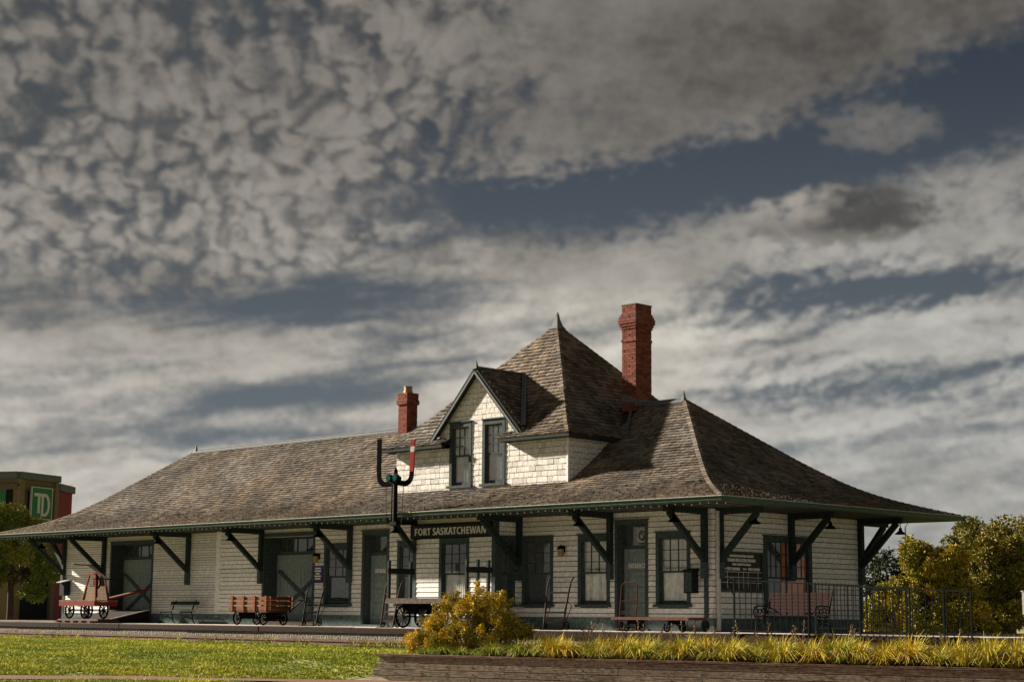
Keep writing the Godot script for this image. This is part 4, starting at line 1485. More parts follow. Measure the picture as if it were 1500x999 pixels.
func semaphore() -> void:
	var t := thing("semaphore_signal", "railway semaphore with one black and one red and white striped arm raised", "signal", Vector3(-10.02, 3.02, 2.42), 0.10)
	var m := MB.new()
	m.box(Vector3(-0.13, 0.0, -0.10), Vector3(0.13, 0.10, 0.10))
	m.tube([Vector3(0, 0.1, 0), Vector3(0, 1.28, 0)], [0.075, 0.065], 12)
	m.tube([Vector3(-0.12, 0.1, 0.03), Vector3(-0.11, 1.2, 0.03)], [0.02, 0.02], 6)
	put(m, "mast", M.iron, t)
	var k := MB.new()
	k.beam(Vector3(0, 0.05, 0.0), Vector3(0.10, 0.10, -0.85), 0.08, 0.10)
	put(k, "support_arm", M.iron, t)
	var c := MB.new()
	c.box(Vector3(-0.14, 1.24, -0.10), Vector3(0.14, 1.44, 0.10))
	c.tube([Vector3(0, 1.42, 0), Vector3(0, 1.62, 0), Vector3(0, 1.74, 0)], [0.07, 0.06, 0.0], 10)
	put(c, "head", M.iron, t)
	for s in [-1.0, 1.0]:
		var h := MB.new()
		h.tube([Vector3(s * 0.13, 1.40, 0.06), Vector3(s * 0.13, 1.40, 0.17)], [0.10, 0.12], 14)
		put(h, "lamp_hood", M.iron, t)
		var l := MB.new()
		l.tube([Vector3(s * 0.13, 1.40, 0.165), Vector3(s * 0.13, 1.40, 0.19)], [0.10, 0.085], 14)
		put(l, "lens", M.lens, t)
		# arm: out from the head, round a quarter bend, straight up
		var a := MB.new()
		var pts := [Vector3(s * 0.12, 1.25, 0.02), Vector3(s * 0.40, 1.22, 0.02)]
		for j in 5:
			var an := PI / 2 * (j + 1) / 5.0
			pts.append(Vector3(s * (0.40 + 0.26 * sin(an)), 1.22 + 0.26 * (1 - cos(an)), 0.02))
		pts.append(Vector3(s * 0.67, 1.62, 0.02))
		for j in pts.size() - 1:
			a.beam(pts[j], pts[j + 1] + (pts[j + 1] - pts[j]).normalized() * 0.02, 0.16, 0.035, Vector3.BACK)
		var arm := put(a, "arm", M.black, t)
		if s < 0:
			var bl := MB.new()
			bl.tbox(Transform3D.IDENTITY, Vector3(-0.755, 1.62, 0.0), Vector3(-0.595, 2.60, 0.04))
			put(bl, "blade", M.black, arm)
		else:
			for seg in [[1.56, 2.14, 0.0, 0.015, M.red_arm], [2.142, 2.30, 0.015, 0.02, M.white_arm], [2.302, 2.48, 0.02, 0.025, M.red_arm]]:
				var bl := MB.new()
				bl.hexa([Vector3(0.595 + seg[2], seg[0], 0.045), Vector3(0.745 + seg[2], seg[0], 0.045), Vector3(0.745 + seg[2], seg[0], 0.0), Vector3(0.595 + seg[2], seg[0], 0.0), Vector3(0.595 + seg[3], seg[1], 0.045), Vector3(0.755 + seg[3], seg[1], 0.045), Vector3(0.755 + seg[3], seg[1], 0.0), Vector3(0.595 + seg[3], seg[1], 0.0)])
				put(bl, "blade", seg[4], arm)
		var w := MB.new()
		w.tube([Vector3(s * 0.36, 1.20, 0.04), Vector3(s * 0.30, 0.02, 0.04), Vector3(s * 0.06, -0.02, 0.04)], [0.010, 0.010, 0.010], 5)
		put(w, "pull_rod", M.iron, t)

# ------------------------------------------------------------------ ground, platform and track
func wall_z(x: float) -> float:
	return 11.0 - 0.2333 * (x + 0.5)

func ground_y(x: float, z: float) -> float:
	if z < 5.0: return -0.46
	if x > -0.5:
		var zw := wall_z(x)
		return lerpf(-0.46, -0.52, clampf((z - 5.0) / 3.0, 0, 1)) if z < zw - 0.45 else (-1.02 if z > zw - 0.2 else lerpf(-0.52, -1.02, (z - zw + 0.45) / 0.25))
	var zp := minf(11.4 - 0.815 * (x + 0.3), 24.0)
	var t := clampf((z - 5.4) / (zp - 5.4), 0.0, 1.0)
	return -0.46 - 0.55 * pow(t, 1.5) + (0.05 * lawn_wave.get_noise_2d(x, z) * smoothstep(5.8, 6.6, z) if x < -0.6 else 0.0)

var lawn_wave: FastNoiseLite

func build_ground() -> void:
	lawn_wave = FastNoiseLite.new()
	lawn_wave.seed = 12
	lawn_wave.frequency = 0.12
	var xs := []
	var zs := []
	for v in [-400.0, -250.0, -160.0, -110.0, -80.0, -60.0]: xs.append(v)
	var x := -48.0
	while x < 40.0:
		xs.append(x)
		x += 0.5 if x < -2.0 or x > 20.0 else 0.25
	for v in [40.0, 60.0, 100.0, 200.0, 400.0]: xs.append(v)
	for v in [-400.0, -250.0, -150.0, -100.0, -70.0, -50.0, -30.0, -15.0]: zs.append(v)
	var z := 0.0
	while z < 30.0:
		zs.append(z)
		z += 0.25
	for v in [30.0, 36.0, 50.0, 90.0, 200.0, 400.0]: zs.append(v)
	var mb := MB.new()
	var nx := xs.size()
	for j in zs.size():
		for i in nx:
			var px: float = xs[i]
			var pz: float = zs[j]
			var y := ground_y(px, pz)
			mb.v.append(Vector3(px, y, pz))
			mb.n.append(Vector3.UP)
			mb.c.append(Color.WHITE)
	for j in zs.size() - 1:
		for i in nx - 1:
			var a := j * nx + i
			mb.ix.append(a); mb.ix.append(a + 1); mb.ix.append(a + nx + 1); mb.ix.append(a); mb.ix.append(a + nx + 1); mb.ix.append(a + nx)
	structure(put(mb, "ground", M.ground))
	var lw := MB.new()
	var lx := []
	var gx := -46.0
	while gx <= -0.6:
		lx.append(gx)
		gx += 0.4
	var rows := 60
	for j in rows:
		for px in lx:
			var zmax := minf(11.4 - 0.80 * (px + 0.3), 24.0) + 4.5
			var pz := lerpf(5.72, zmax, j / (rows - 1.0))
			lw.v.append(Vector3(px, ground_y(px, pz) + 0.008, pz)); lw.n.append(Vector3.UP); lw.c.append(Color.WHITE)
	for j in rows - 1:
		for i in lx.size() - 1:
			var a := j * lx.size() + i
			lw.ix.append(a); lw.ix.append(a + 1); lw.ix.append(a + lx.size() + 1); lw.ix.append(a); lw.ix.append(a + lx.size() + 1); lw.ix.append(a + lx.size())
	structure(put(lw, "lawn", M.lawn))
	# lawn beyond the platform end
	var lr := MB.new()
	lr.box(Vector3(-70.0, -0.456, -90.0), Vector3(40.0, -0.450, -12.0))
	structure(put(lr, "far_lawn", M.lawn))
	# shale path across the foot of the lawn
	var pm := MB.new()
	var prev := []
	for k in 60:
		var t := k / 59.0
		var px := lerpf(-26.0, 18.0, t)
		var pz := (11.55 - 0.80 * (px + 0.3)) if px < 0.2 else wall_z(px) + 0.25
		pz = minf(pz, 24.0) + 0.15 * sin(px * 1.7)
		var a := Vector3(px, ground_y(px, pz) + 0.03, pz)
		var zb := pz + 2.2
		var b := Vector3(px, ground_y(px, zb) + 0.03, zb)
		if prev: pm.quad(prev[1], b, a, prev[0])
		prev = [a, b]
	structure(put(pm, "path", M.path))
	# far path and strip on the right
	var fp := MB.new()
	fp.box(Vector3(-30.0, -0.449, -32.5), Vector3(30.0, -0.43, -31.0))
	structure(put(fp, "far_path", M.path))

func build_platform() -> void:
	var x0 := -46.0
	var x1 := 9.80
	var z1 := 3.60
	var mb := MB.new()
	mb.box(Vector3(x0, -0.52, -9.5), Vector3(x1, -0.13, z1 - 0.06))
	mb.box(Vector3(x0, -0.13, -9.5), Vector3(x1, FLOOR - 0.004, z1 - 0.16))
	var p := put(mb, "platform", M.concrete)
	structure(p)
	# edge timbers, laid end to end
	var x := x0
	while x < x1:
		var l := minf(rng.randf_range(3.2, 4.6), x1 - x)
		if x1 - x - l < 1.0: l = x1 - x
		var e := MB.new()
		var dy := rng.randf_range(-0.008, 0.010)
		var dz := rng.randf_range(-0.012, 0.012)
		var ca := 0.015
		var ya := -0.125
		var yb := FLOOR + dy
		var za := z1 - 0.155
		var zb := z1 + dz
		e.box(Vector3(x + 0.008, ya, za), Vector3(x + l - 0.008, yb - ca, zb))
		e.hexa([Vector3(x + 0.008, yb - ca, zb), Vector3(x + l - 0.008, yb - ca, zb), Vector3(x + l - 0.008, yb - ca, za), Vector3(x + 0.008, yb - ca, za), Vector3(x + 0.008, yb, zb - ca), Vector3(x + l - 0.008, yb, zb - ca), Vector3(x + l - 0.008, yb, za), Vector3(x + 0.008, yb, za)])
		put(e, "edge_timber", M.timber, p)
		var cap := MB.new()
		cap.box(Vector3(x + 0.008, yb, za + 0.004), Vector3(x + l - 0.008, yb + 0.012, zb - 0.02))
		put(cap, "nosing", M.cap, p)
		x += l
	# a few slabs of platform surface
	x = x0
	while x < x1 - 0.2:
		var l := minf(2.4, x1 - x)
		var s := MB.new()
		s.box(Vector3(x + 0.006, FLOOR - 0.003, 0.09), Vector3(x + l - 0.006, FLOOR + 0.003, z1 - 0.165))
		put(s, "slab", M.boards, p)
		x += l
	# track in front
	var bl := MB.new()
	var bx := -46.0
	while bx < 9.6:
		bl.hexa([Vector3(bx, -0.47, 5.78), Vector3(bx + 2.0, -0.47, 5.78), Vector3(bx + 2.0, -0.47, 3.55), Vector3(bx, -0.47, 3.55), Vector3(bx, -0.435, 5.62), Vector3(bx + 2.0, -0.435, 5.62), Vector3(bx + 2.0, -0.42, 3.55), Vector3(bx, -0.42, 3.55)])
		bx += 2.0
	structure(put(bl, "ballast", M.ballast))
	var t := thing("railway_track", "single track of rusty rails on low sleepers before the platform", "track", Vector3(-16, -0.46, 5.0))
	for z in [0.62, -0.80]:
		var r := MB.new()
		var a := -28.0
		var b := 15.4
		r.box(Vector3(a, 0.03, z - 0.065), Vector3(b, 0.05, z + 0.065))
		r.box(Vector3(a, 0.05, z - 0.012), Vector3(b, 0.125, z + 0.012))
		r.box(Vector3(a, 0.125, z - 0.036), Vector3(b, 0.165, z + 0.036))
		put(r, "rail", M.rail, t)
	var k := -28.0
	while k < 15.0:
		var s := MB.new()
		s.box(Vector3(k, -0.10, -1.3), Vector3(k + 0.22, 0.03 + rng.randf_range(-0.02, -0.002), 1.1))
		put(s, "sleeper", M.timber, t)
		k += 0.62
	# weeds along the track are below, with the plants

# ------------------------------------------------------------------ carts and benches
func spoked(mb: MB, at: Vector3, axis: Vector3, R: float, n: int, thick: float) -> void:
	mb.ring(at, axis, R - thick * 0.6, thick * 0.6, 28, 6)
	var x := axis.cross(Vector3.UP).normalized()
	var y := axis.cross(x).normalized()
	for k in n:
		var a := TAU * k / n + 0.2
		var d := x * cos(a) + y * sin(a)
		mb.tube([at + d * R * 0.12, at + d * (R - thick)], [thick * 0.42, thick * 0.32], 5, Color.WHITE, false)
	mb.tube([at - axis * 0.06, at + axis * 0.06], [R * 0.16, R * 0.13], 10)

func hand_truck(at: Vector3, turn: float, h: float, w: float, lean: float, style: String, label: String) -> void:
	var t := thing("hand_truck", label, "hand truck", at, turn)
	var m: Material = M.rust if style == "rust" else (M.iron if style == "iron" else (M.rust_red if style == "loop" else M.rust))
	var back := -lean
	for s in [-1.0, 1.0]:
		var r := MB.new()
		var x: float = s * w / 2
		if style == "loop":
			r.tube([Vector3(x, 0.02, 0), Vector3(x, h * 0.5, back * 0.5), Vector3(x * 0.95, h * 0.92, back * 0.92), Vector3(x * 0.72, h * 0.985, back), Vector3(0, h, back)], [0.017, 0.017, 0.017, 0.017, 0.017], 7)
		else:
			r.tube([Vector3(x * 0.86, 0.02, 0), Vector3(x * 0.9, h * 0.35, back * 0.35), Vector3(x, h * 0.78, back * 0.80), Vector3(x * 1.02, h * 0.92, back * 1.05), Vector3(x * 1.05, h, back * 1.45)], [0.026, 0.030, 0.027, 0.022, 0.018], 7)
		put(r, "side_rail", m, t)
		var wh := MB.new()
		spoked(wh, Vector3(x * 0.86 + s * 0.05, 0.12, back * 0.12 - 0.10), Vector3.RIGHT, 0.12, 6, 0.028)
		put(wh, "wheel", M.iron, t)
		if style != "loop":
			var b := MB.new()
			b.tube([Vector3(x * 0.95, h * 0.55, back * 0.55), Vector3(x * 0.95, h * 0.46, back * 0.55 - 0.24), Vector3(x * 0.9, 0.24, back * 0.22 - 0.06)], [0.012, 0.012, 0.012], 5)
			put(b, "brace", m, t)
	var n := 4
	for k in n:
		var f := 0.14 + 0.56 * k / (n - 1.0)
		if style == "loop": f = [0.2, 0.36, 0.40, 0.62][k]
		var c := MB.new()
		c.beam(Vector3(-w * 0.46, h * f, back * f), Vector3(w * 0.46, h * f, back * f), 0.03, 0.05 if style != "loop" else 0.025)
		put(c, "crossbar", m, t)
	var p := MB.new()
	p.box(Vector3(-w * 0.42, 0.0, -0.02), Vector3(w * 0.42, 0.018, 0.20))
	put(p, "toe_plate", M.iron, t)

func baggage_wagon() -> void:
	var t := thing("baggage_wagon", "slatted red-brown baggage wagon with small iron wheels", "wagon", Vector3(-17.80, FLOOR + 0.003, 1.45))
	var L := 1.10
	var D := 0.45
	var b := MB.new()
	b.box(Vector3(-L, 0.42, -D), Vector3(L, 0.50, D))
	put(b, "bed", M.wagon_dark, t)
	for s in [-1.0, 1.0]:
		for y in [0.50, 0.655, 0.81]:
			var pl := MB.new()
			pl.box(Vector3(-L - 0.04, y + 0.005, s * D - 0.02), Vector3(L + 0.04, y + 0.115, s * D + 0.005))
			put(pl, "side_plank", M.wagon, t)
			var pe := MB.new()
			pe.box(Vector3(s * L - 0.015, y + 0.005, -D + 0.03), Vector3(s * L + 0.01, y + 0.115, D - 0.03))
			put(pe, "end_plank", M.wagon_dark, t)
		for k in 4:
			var u := MB.new()
			var x := -L + 0.18 + (2 * L - 0.36) * k / 3.0
			u.box(Vector3(x - 0.05, 0.46, s * (D + 0.03) - 0.022), Vector3(x + 0.05, 0.95, s * (D + 0.03) + 0.022))
			put(u, "stake", M.wagon, t)
		for x in [-0.72, 0.72]:
			var wh := MB.new()
			spoked(wh, Vector3(x, 0.23, s * 0.40), Vector3.BACK, 0.23, 8, 0.045)
			put(wh, "wheel", M.iron, t)
	for x in [-0.72, 0.72]:
		var a := MB.new()
		a.tube([Vector3(x, 0.23, -0.42), Vector3(x, 0.23, 0.42)], [0.025, 0.025], 6)
		a.box(Vector3(x - 0.06, 0.25, -0.30), Vector3(x + 0.06, 0.42, 0.30))
		put(a, "axle", M.iron, t)
	var tg := MB.new()
	tg.tube([Vector3(0.75, 0.30, 0), Vector3(1.5, 0.42, 0.0), Vector3(2.2, 0.80, 0.0)], [0.03, 0.028, 0.025], 6)
	tg.tube([Vector3(2.2, 0.80, -0.18), Vector3(2.2, 0.80, 0.18)], [0.02, 0.02], 6)
	put(tg, "drawbar", M.iron, t)

func platform_truck() -> void:
	var t := thing("baggage_truck", "high flat baggage truck with large spoked wheels and green stake ends", "baggage truck", Vector3(-8.25, FLOOR + 0.003, 2.28))
	var L := 1.72
	var D := 0.46
	for k in 6:
		var p := MB.new()
		p.box(Vector3(-L, 0.80, -D + k * 0.155), Vector3(L, 0.85, -D + k * 0.155 + 0.148))
		put(p, "deck_plank", M.wood_grey, t)
	for s in [-1.0, 1.0]:
		var r := MB.new()
		r.box(Vector3(-L, 0.70, s * D - 0.04), Vector3(L, 0.80, s * D + 0.04))
		put(r, "side_beam", M.wood_grey, t)
	# stake ends
	for e in [-1.0, 1.0]:
		for z in [-0.42, 0.0, 0.42]:
			if e < 0 and z == 0.0: continue
			var p := MB.new()
			p.box(Vector3(e * (L - 0.06) - 0.035, 0.85, z - 0.045), Vector3(e * (L - 0.06) + 0.035, 1.93, z + 0.045))
			put(p, "stake", M.bench_green, t)
		var r := MB.new()
		r.box(Vector3(e * (L - 0.06) + 0.04, 1.56, -0.52), Vector3(e * (L - 0.06) + 0.075, 1.72, 0.52))
		put(r, "crossrail", M.green_dark, t)
	for x in [-1.0, 1.0]:
		for s in [-1.0, 1.0]:
			var w := MB.new()
			spoked(w, Vector3(x * 0.62 - 0.45 if x < 0 else x * 0.62 - 0.85, 0.33, s * 0.36), Vector3.BACK, 0.33, 10, 0.05)
			put(w, "wheel", M.iron, t)
		var a := MB.new()
		var xx : float = x * 0.62 - (0.45 if x < 0 else 0.85)
		a.tube([Vector3(xx, 0.33, -0.4), Vector3(xx, 0.33, 0.4)], [0.025, 0.025], 6)
		a.box(Vector3(xx - 0.10, 0.40, -0.30), Vector3(xx + 0.10, 0.70, 0.30))
		put(a, "axle", M.iron, t)

func flat_dolly() -> void:
	var t := thing("flat_dolly", "low red-topped flat dolly on small wheels before the entrance", "dolly", Vector3(0.05, FLOOR + 0.003, 2.3))
	for k in 4:
		var p := MB.new()
		p.box(Vector3(-1.28, 0.30, -0.36 + 0.18 * k), Vector3(1.28, 0.37, -0.36 + 0.18 * k + 0.17))
		put(p, "deck_plank", M.deck_red, t)
	for x in [-0.8, 0.55]:
		var f := MB.new()
		f.box(Vector3(x - 0.06, 0.20, -0.34), Vector3(x + 0.06, 0.30, 0.34))
		f.beam(Vector3(x, 0.24, 0.0), Vector3(x + 0.35, 0.1, 0.0), 0.05, 0.05)
		put(f, "bolster", M.iron, t)
		for s in [-1.0, 1.0]:
			var w := MB.new()
			spoked(w, Vector3(x, 0.12, s * 0.30), Vector3.BACK, 0.12, 6, 0.035)
			put(w, "wheel", M.iron, t)
	var d := thing("green_drum", "dark green steel drum lying by the corner of the wall", "drum", Vector3(0.02, FLOOR + 0.003, 0.80))
	var b := MB.new()
	b.tube([Vector3(-0.36, 0.17, 0), Vector3(-0.34, 0.17, 0), Vector3(0.34, 0.17, 0), Vector3(0.36, 0.17, 0)], [0.155, 0.165, 0.165, 0.155], 18)
	put(b, "body", M.green_dark, d)
	for x in [-0.35, -0.12, 0.12, 0.35]:
		var h := MB.new()
		h.ring(Vector3(x, 0.17, 0), Vector3.RIGHT, 0.163, 0.010, 20, 5)
		put(h, "hoop", M.green, d)

func handcar() -> void:
	var t := thing("pump_handcar", "red railway pump handcar with a wooden stand and walking beam", "handcar", Vector3(-26.60, FLOOR + 0.02, 2.62))
	# a short panel of track under it
	for z in [-0.38, 0.38]:
		var r := MB.new()
		r.box(Vector3(-1.3, 0.06, z - 0.03), Vector3(1.4, 0.12, z + 0.03))
		put(r, "rail", M.rail, t)
	for k in 5:
		var s := MB.new()
		s.box(Vector3(-1.2 + 0.56 * k, -0.014, -0.62), Vector3(-1.2 + 0.56 * k + 0.2, 0.06, 0.62))
		put(s, "sleeper", M.wood_grey, t)
	for x in [-0.55, 0.50]:
		for s in [-1.0, 1.0]:
			var w := MB.new()
			spoked(w, Vector3(x, 0.43, s * 0.38), Vector3.BACK, 0.31, 8, 0.055)
			put(w, "wheel", M.iron, t)
		var a := MB.new()
		a.tube([Vector3(x, 0.43, -0.42), Vector3(x, 0.43, 0.42)], [0.025, 0.025], 6)
		put(a, "axle", M.iron, t)
	for s in [-1.0, 1.0]:
		var b := MB.new()
		b.box(Vector3(-1.15, 0.58, s * 0.44 - 0.035), Vector3(1.25, 0.74, s * 0.44 + 0.035))
		put(b, "side_sill", M.red, t)
		var e := MB.new()
		e.box(Vector3(s * 1.17 + 0.05 - 0.035, 0.585, -0.40), Vector3(s * 1.17 + 0.05 + 0.035, 0.735, 0.40))
		put(e, "end_sill", M.red, t)
	for k in 6:
		var p := MB.new()
		p.box(Vector3(-1.16, 0.745, -0.47 + 0.158 * k), Vector3(1.26, 0.785, -0.47 + 0.158 * k + 0.150))
		put(p, "deck_plank", M.wood, t)
	# pump stand: tapered boards with red edging and an open top
	var at := Vector3(0.55, 0.785, 0)
	for s in [-1.0, 1.0]:
		var b := MB.new()
		b.hexa([at + Vector3(-0.42, 0, s * 0.24 + 0.02), at + Vector3(0.42, 0, s * 0.24 + 0.02), at + Vector3(0.42, 0, s * 0.24 - 0.02), at + Vector3(-0.42, 0, s * 0.24 - 0.02), at + Vector3(-0.30, 0.48, s * 0.20 + 0.02), at + Vector3(0.30, 0.48, s * 0.20 + 0.02), at + Vector3(0.30, 0.48, s * 0.20 - 0.02), at + Vector3(-0.30, 0.48, s * 0.20 - 0.02)])
		put(b, "stand_board", M.wood, t)
		for x in [-1.0, 1.0]:
			var f := MB.new()
			f.beam(at + Vector3(x * 0.43, 0, s * 0.27), at + Vector3(x * 0.20, 0.92, s * 0.17), 0.06, 0.05, Vector3.BACK)
			put(f, "stand_post", M.red, t)
		var c := MB.new()
		c.beam(at + Vector3(-0.24, 0.92, s * 0.17), at + Vector3(0.24, 0.92, s * 0.17), 0.06, 0.07)
		put(c, "stand_cap", M.red, t)
	var g := MB.new()
	g.ring(at + Vector3(0.05, 0.62, 0.0), Vector3.BACK, 0.20, 0.03, 20, 5)
	g.beam(at + Vector3(0.05, 0.1, 0.0), at + Vector3(0.0, 0.95, 0.0), 0.05, 0.05, Vector3.BACK)
	put(g, "gear", M.iron, t)
	var wb := MB.new()
	wb.beam(at + Vector3(-0.55, 1.26, 0.0), at + Vector3(0.75, 0.74, 0.0), 0.05, 0.07)
	put(wb, "walking_beam", M.iron, t)
	for e in [[-0.55, 1.26], [0.75, 0.74]]:
		var h := MB.new()
		h.tube([at + Vector3(e[0], e[1], -0.62), at + Vector3(e[0], e[1], 0.62)], [0.020, 0.020], 6)
		put(h, "handle", M.iron, t)
	var rp := thing("loading_ramp", "dark wooden loading ramp with a pale edge rising to the left freight door", "ramp", Vector3(-27.9, FLOOR + 0.003, 0.08))
	for k in 9:
		var x := -1.42 + 0.315 * k
		var p := MB.new()
		p.hexa([Vector3(x, 0.0, 1.98), Vector3(x + 0.305, 0.0, 1.98), Vector3(x + 0.305, 0.0, 0.0), Vector3(x, 0.0, 0.0), Vector3(x, 0.04, 1.98), Vector3(x + 0.305, 0.04, 1.98), Vector3(x + 0.305, 0.47, 0.0), Vector3(x, 0.47, 0.0)])
		put(p, "plank", M.timber, rp)
	var ed := MB.new()
	ed.beam(Vector3(1.43, 0.055, 1.98), Vector3(1.43, 0.49, 0.0), 0.05, 0.035)
	put(ed, "edge_strip", M.downspout, rp)
	var pl := thing("leaning_plank", "red-edged plank leaning from the handcar deck to the freight door frame", "plank", Vector3(-26.35, 0.83, 2.15))
	var pb := MB.new()
	pb.beam(Vector3(0, 0.02, 0), Vector3(-0.40, 0.42, -2.02), 0.42, 0.03)
	put(pb, "board", M.wood, pl)
	var pe := MB.new()
	pe.beam(Vector3(0.225, 0.015, 0.04), Vector3(-0.175, 0.415, -1.98), 0.03, 0.07)
	put(pe, "edge_strip", M.red, pl)

func bench(called: String, label: String, at: Vector3, w: float, seat_m: Material, iron: Material, ornate: bool, slim: int) -> void:
	var t := thing(called, label, "bench", at)
	for k in slim:
		var s := MB.new()
		var z := 0.20 - 0.40 * k / (slim - 1.0)
		s.box(Vector3(-w / 2, 0.43, z - 0.16 / slim), Vector3(w / 2, 0.455, z + 0.16 / slim))
		put(s, "seat_slat", seat_m, t)
	var nb := slim if ornate else 2
	for k in nb:
		var f := (k + 0.5) / nb
		var y := lerpf(0.50, 0.98 if ornate else 0.80, f)
		var z := lerpf(-0.25, -0.40, f)
		var s := MB.new()
		var hh := (0.48 if ornate else 0.30) / nb * 0.43
		s.beam(Vector3(-w / 2, y, z), Vector3(w / 2, y, z), 0.025, hh * 2, Vector3(0, 1, -0.3))
		put(s, "back_slat", seat_m, t)
	for x in [-w / 2 + (0.02 if ornate else 0.25), w / 2 - (0.02 if ornate else 0.25)]:
		var f := MB.new()
		f.tube([Vector3(x, 0.0, 0.30), Vector3(x, 0.10, 0.23), Vector3(x, 0.30, 0.20), Vector3(x, 0.42, 0.26)], [0.022, 0.018, 0.018, 0.020], 6)
		f.tube([Vector3(x, 0.0, -0.38), Vector3(x, 0.12, -0.29), Vector3(x, 0.42, -0.22), Vector3(x, 0.70, -0.30), Vector3(x, 1.0 if ornate else 0.82, -0.42)], [0.022, 0.018, 0.020, 0.018, 0.018], 6)
		f.tube([Vector3(x, 0.415, 0.27), Vector3(x, 0.40, 0.0), Vector3(x, 0.415, -0.24)], [0.020, 0.020, 0.020], 6)
		f.tube([Vector3(x, 0.16, 0.22), Vector3(x, 0.26, 0.0), Vector3(x, 0.16, -0.28)], [0.014, 0.014, 0.014], 6)
		put(f, "iron_end", iron, t)
		if ornate:
			var a := MB.new()
			a.tube([Vector3(x, 0.42, 0.26), Vector3(x, 0.52, 0.33), Vector3(x, 0.62, 0.28), Vector3(x, 0.66, 0.10), Vector3(x, 0.64, -0.27)], [0.018, 0.018, 0.022, 0.020, 0.018], 6)
			for c in [[0.54, 0.20, 0.06], [0.53, 0.07, 0.055], [0.55, -0.07, 0.06], [0.53, -0.18, 0.05], [0.33, 0.12, 0.05], [0.33, -0.1, 0.05], [0.21, 0.17, 0.04]]:
				a.ring(Vector3(x, c[0], c[1]), Vector3.RIGHT, c[2], 0.011, 14, 5)
			put(a, "armrest_scroll", iron, t)

func fence(called: String, label: String, a: Vector3, b: Vector3, y0a: float, y0b: float, y1a: float, y1b: float, gap: float, posts: Array, hook: bool) -> void:
	var t := thing(called, label, "railing", a)
	var d := b - a
	var len := d.length()
	d /= len
	for q in [[y1a, y1b, 0.025], [y0a, y0b, 0.022]]:
		var r := MB.new()
		r.beam(Vector3(0, q[0] - a.y, 0), d * len + Vector3(0, q[1] - a.y, 0), 0.025, q[2])
		put(r, "rail", M.fence, t)
	var s := gap
	while s < len - 0.03:
		var f := s / len
		var k := MB.new()
		k.box(Vector3(-0.0075, lerpf(y0a, y0b, f) - a.y, -0.0075), Vector3(0.0075, lerpf(y1a, y1b, f) - a.y + (0.05 if not hook else 0.0), 0.0075))
		put(k, "baluster", M.fence, t, Transform3D(Basis.IDENTITY, d * s))
		s += gap
	for p in posts:
		var f: float = p / len
		var k := MB.new()
		k.box(Vector3(-0.018, 0.0, -0.018), Vector3(0.018, lerpf(y1a, y1b, f) - a.y + 0.04, 0.018))
		put(k, "post", M.fence, t, Transform3D(Basis.IDENTITY, d * p))
	if hook:
		var h := MB.new()
		h.tube([Vector3(0, y1a - a.y, 0), Vector3(-0.08, y1a - a.y + 0.035, 0), Vector3(-0.16, y1a - a.y - 0.02, 0), Vector3(-0.15, y1a - a.y - 0.14, 0), Vector3(-0.02, y1a - a.y - 0.34, 0)], [0.02, 0.02, 0.02, 0.02, 0.02], 6)
		put(h, "curved_handle", M.fence, t)

# ------------------------------------------------------------------ timber planter and plants
func build_planter() -> void:
	var t := thing("timber_retaining_wall", "weathered timber retaining wall with a pale cap along the flower bed", "retaining wall", Vector3(-0.5, -1.04, 11.0), atan2(0.2333, 1.0))
	var L := 17.6
	for c in 4:
		var x := -0.30 + 0.085 * c
		while x < L:
			var l := minf(rng.randf_range(2.2, 3.7), L - x)
			if c == 3 and x < 0.0: l = 3.1
			var p := MB.new()
			var y := 0.138 * c
			var zo := rng.randf_range(-0.0015, 0.0015)
			var ch := 0.008
			p.box(Vector3(x + 0.004, y + 0.004, -0.09), Vector3(x + l - 0.004, y + 0.134, zo - ch))
			p.hexa([Vector3(x + 0.004, y + 0.004 + ch, zo), Vector3(x + l - 0.004, y + 0.004 + ch, zo), Vector3(x + l - 0.004, y + 0.004, zo - ch), Vector3(x + 0.004, y + 0.004, zo - ch), Vector3(x + 0.004, y + 0.134 - ch, zo), Vector3(x + l - 0.004, y + 0.134 - ch, zo), Vector3(x + l - 0.004, y + 0.134, zo - ch), Vector3(x + 0.004, y + 0.134, zo - ch)])
			put(p, "plank", M.plank[rng.randi() % 4], t)
			x += l
	var x := -0.12
	while x < L:
		var l := minf(rng.randf_range(2.6, 3.8), L - x)
		var p := MB.new()
		var dy := rng.randf_range(-0.003, 0.006)
		p.box(Vector3(x + 0.004, 0.553 + dy, -0.20), Vector3(x + l - 0.004, 0.595 + dy, 0.022))
		put(p, "cap_board", M.cap, t)
		x += l
	# end return
	for c in 4:
		var p := MB.new()
		p.box(Vector3(-0.30 + 0.085 * c, 0.138 * c + 0.006, -1.6), Vector3(-0.20 + 0.085 * c, 0.138 * c + 0.132, -0.092))
		put(p, "end_plank", M.plank[c], t)
	# bolts and knots
	var b := MB.new()
	for k in 26:
		var bx := 0.4 + k * 0.67
		for c in [1, 2]:
			b.tube([Vector3(bx, 0.07 + 0.138 * c, 0.0), Vector3(bx, 0.07 + 0.138 * c, 0.006)], [0.014, 0.012], 7)
	put(b, "bolt_heads", M.iron, t).set_meta("kind", "stuff")
	var s := MB.new()
	var prev := []
	for k in 30:
		var px := -0.25 + 17.2 * k / 29.0
		var a := Vector3(px, -0.50, wall_z(px) - 0.10)
		var c := Vector3(px, -0.44, 5.75)
		if prev: s.quad(prev[0], a, c, prev[1])
		prev = [a, c]
	structure(put(s, "flower_bed", M.soil))

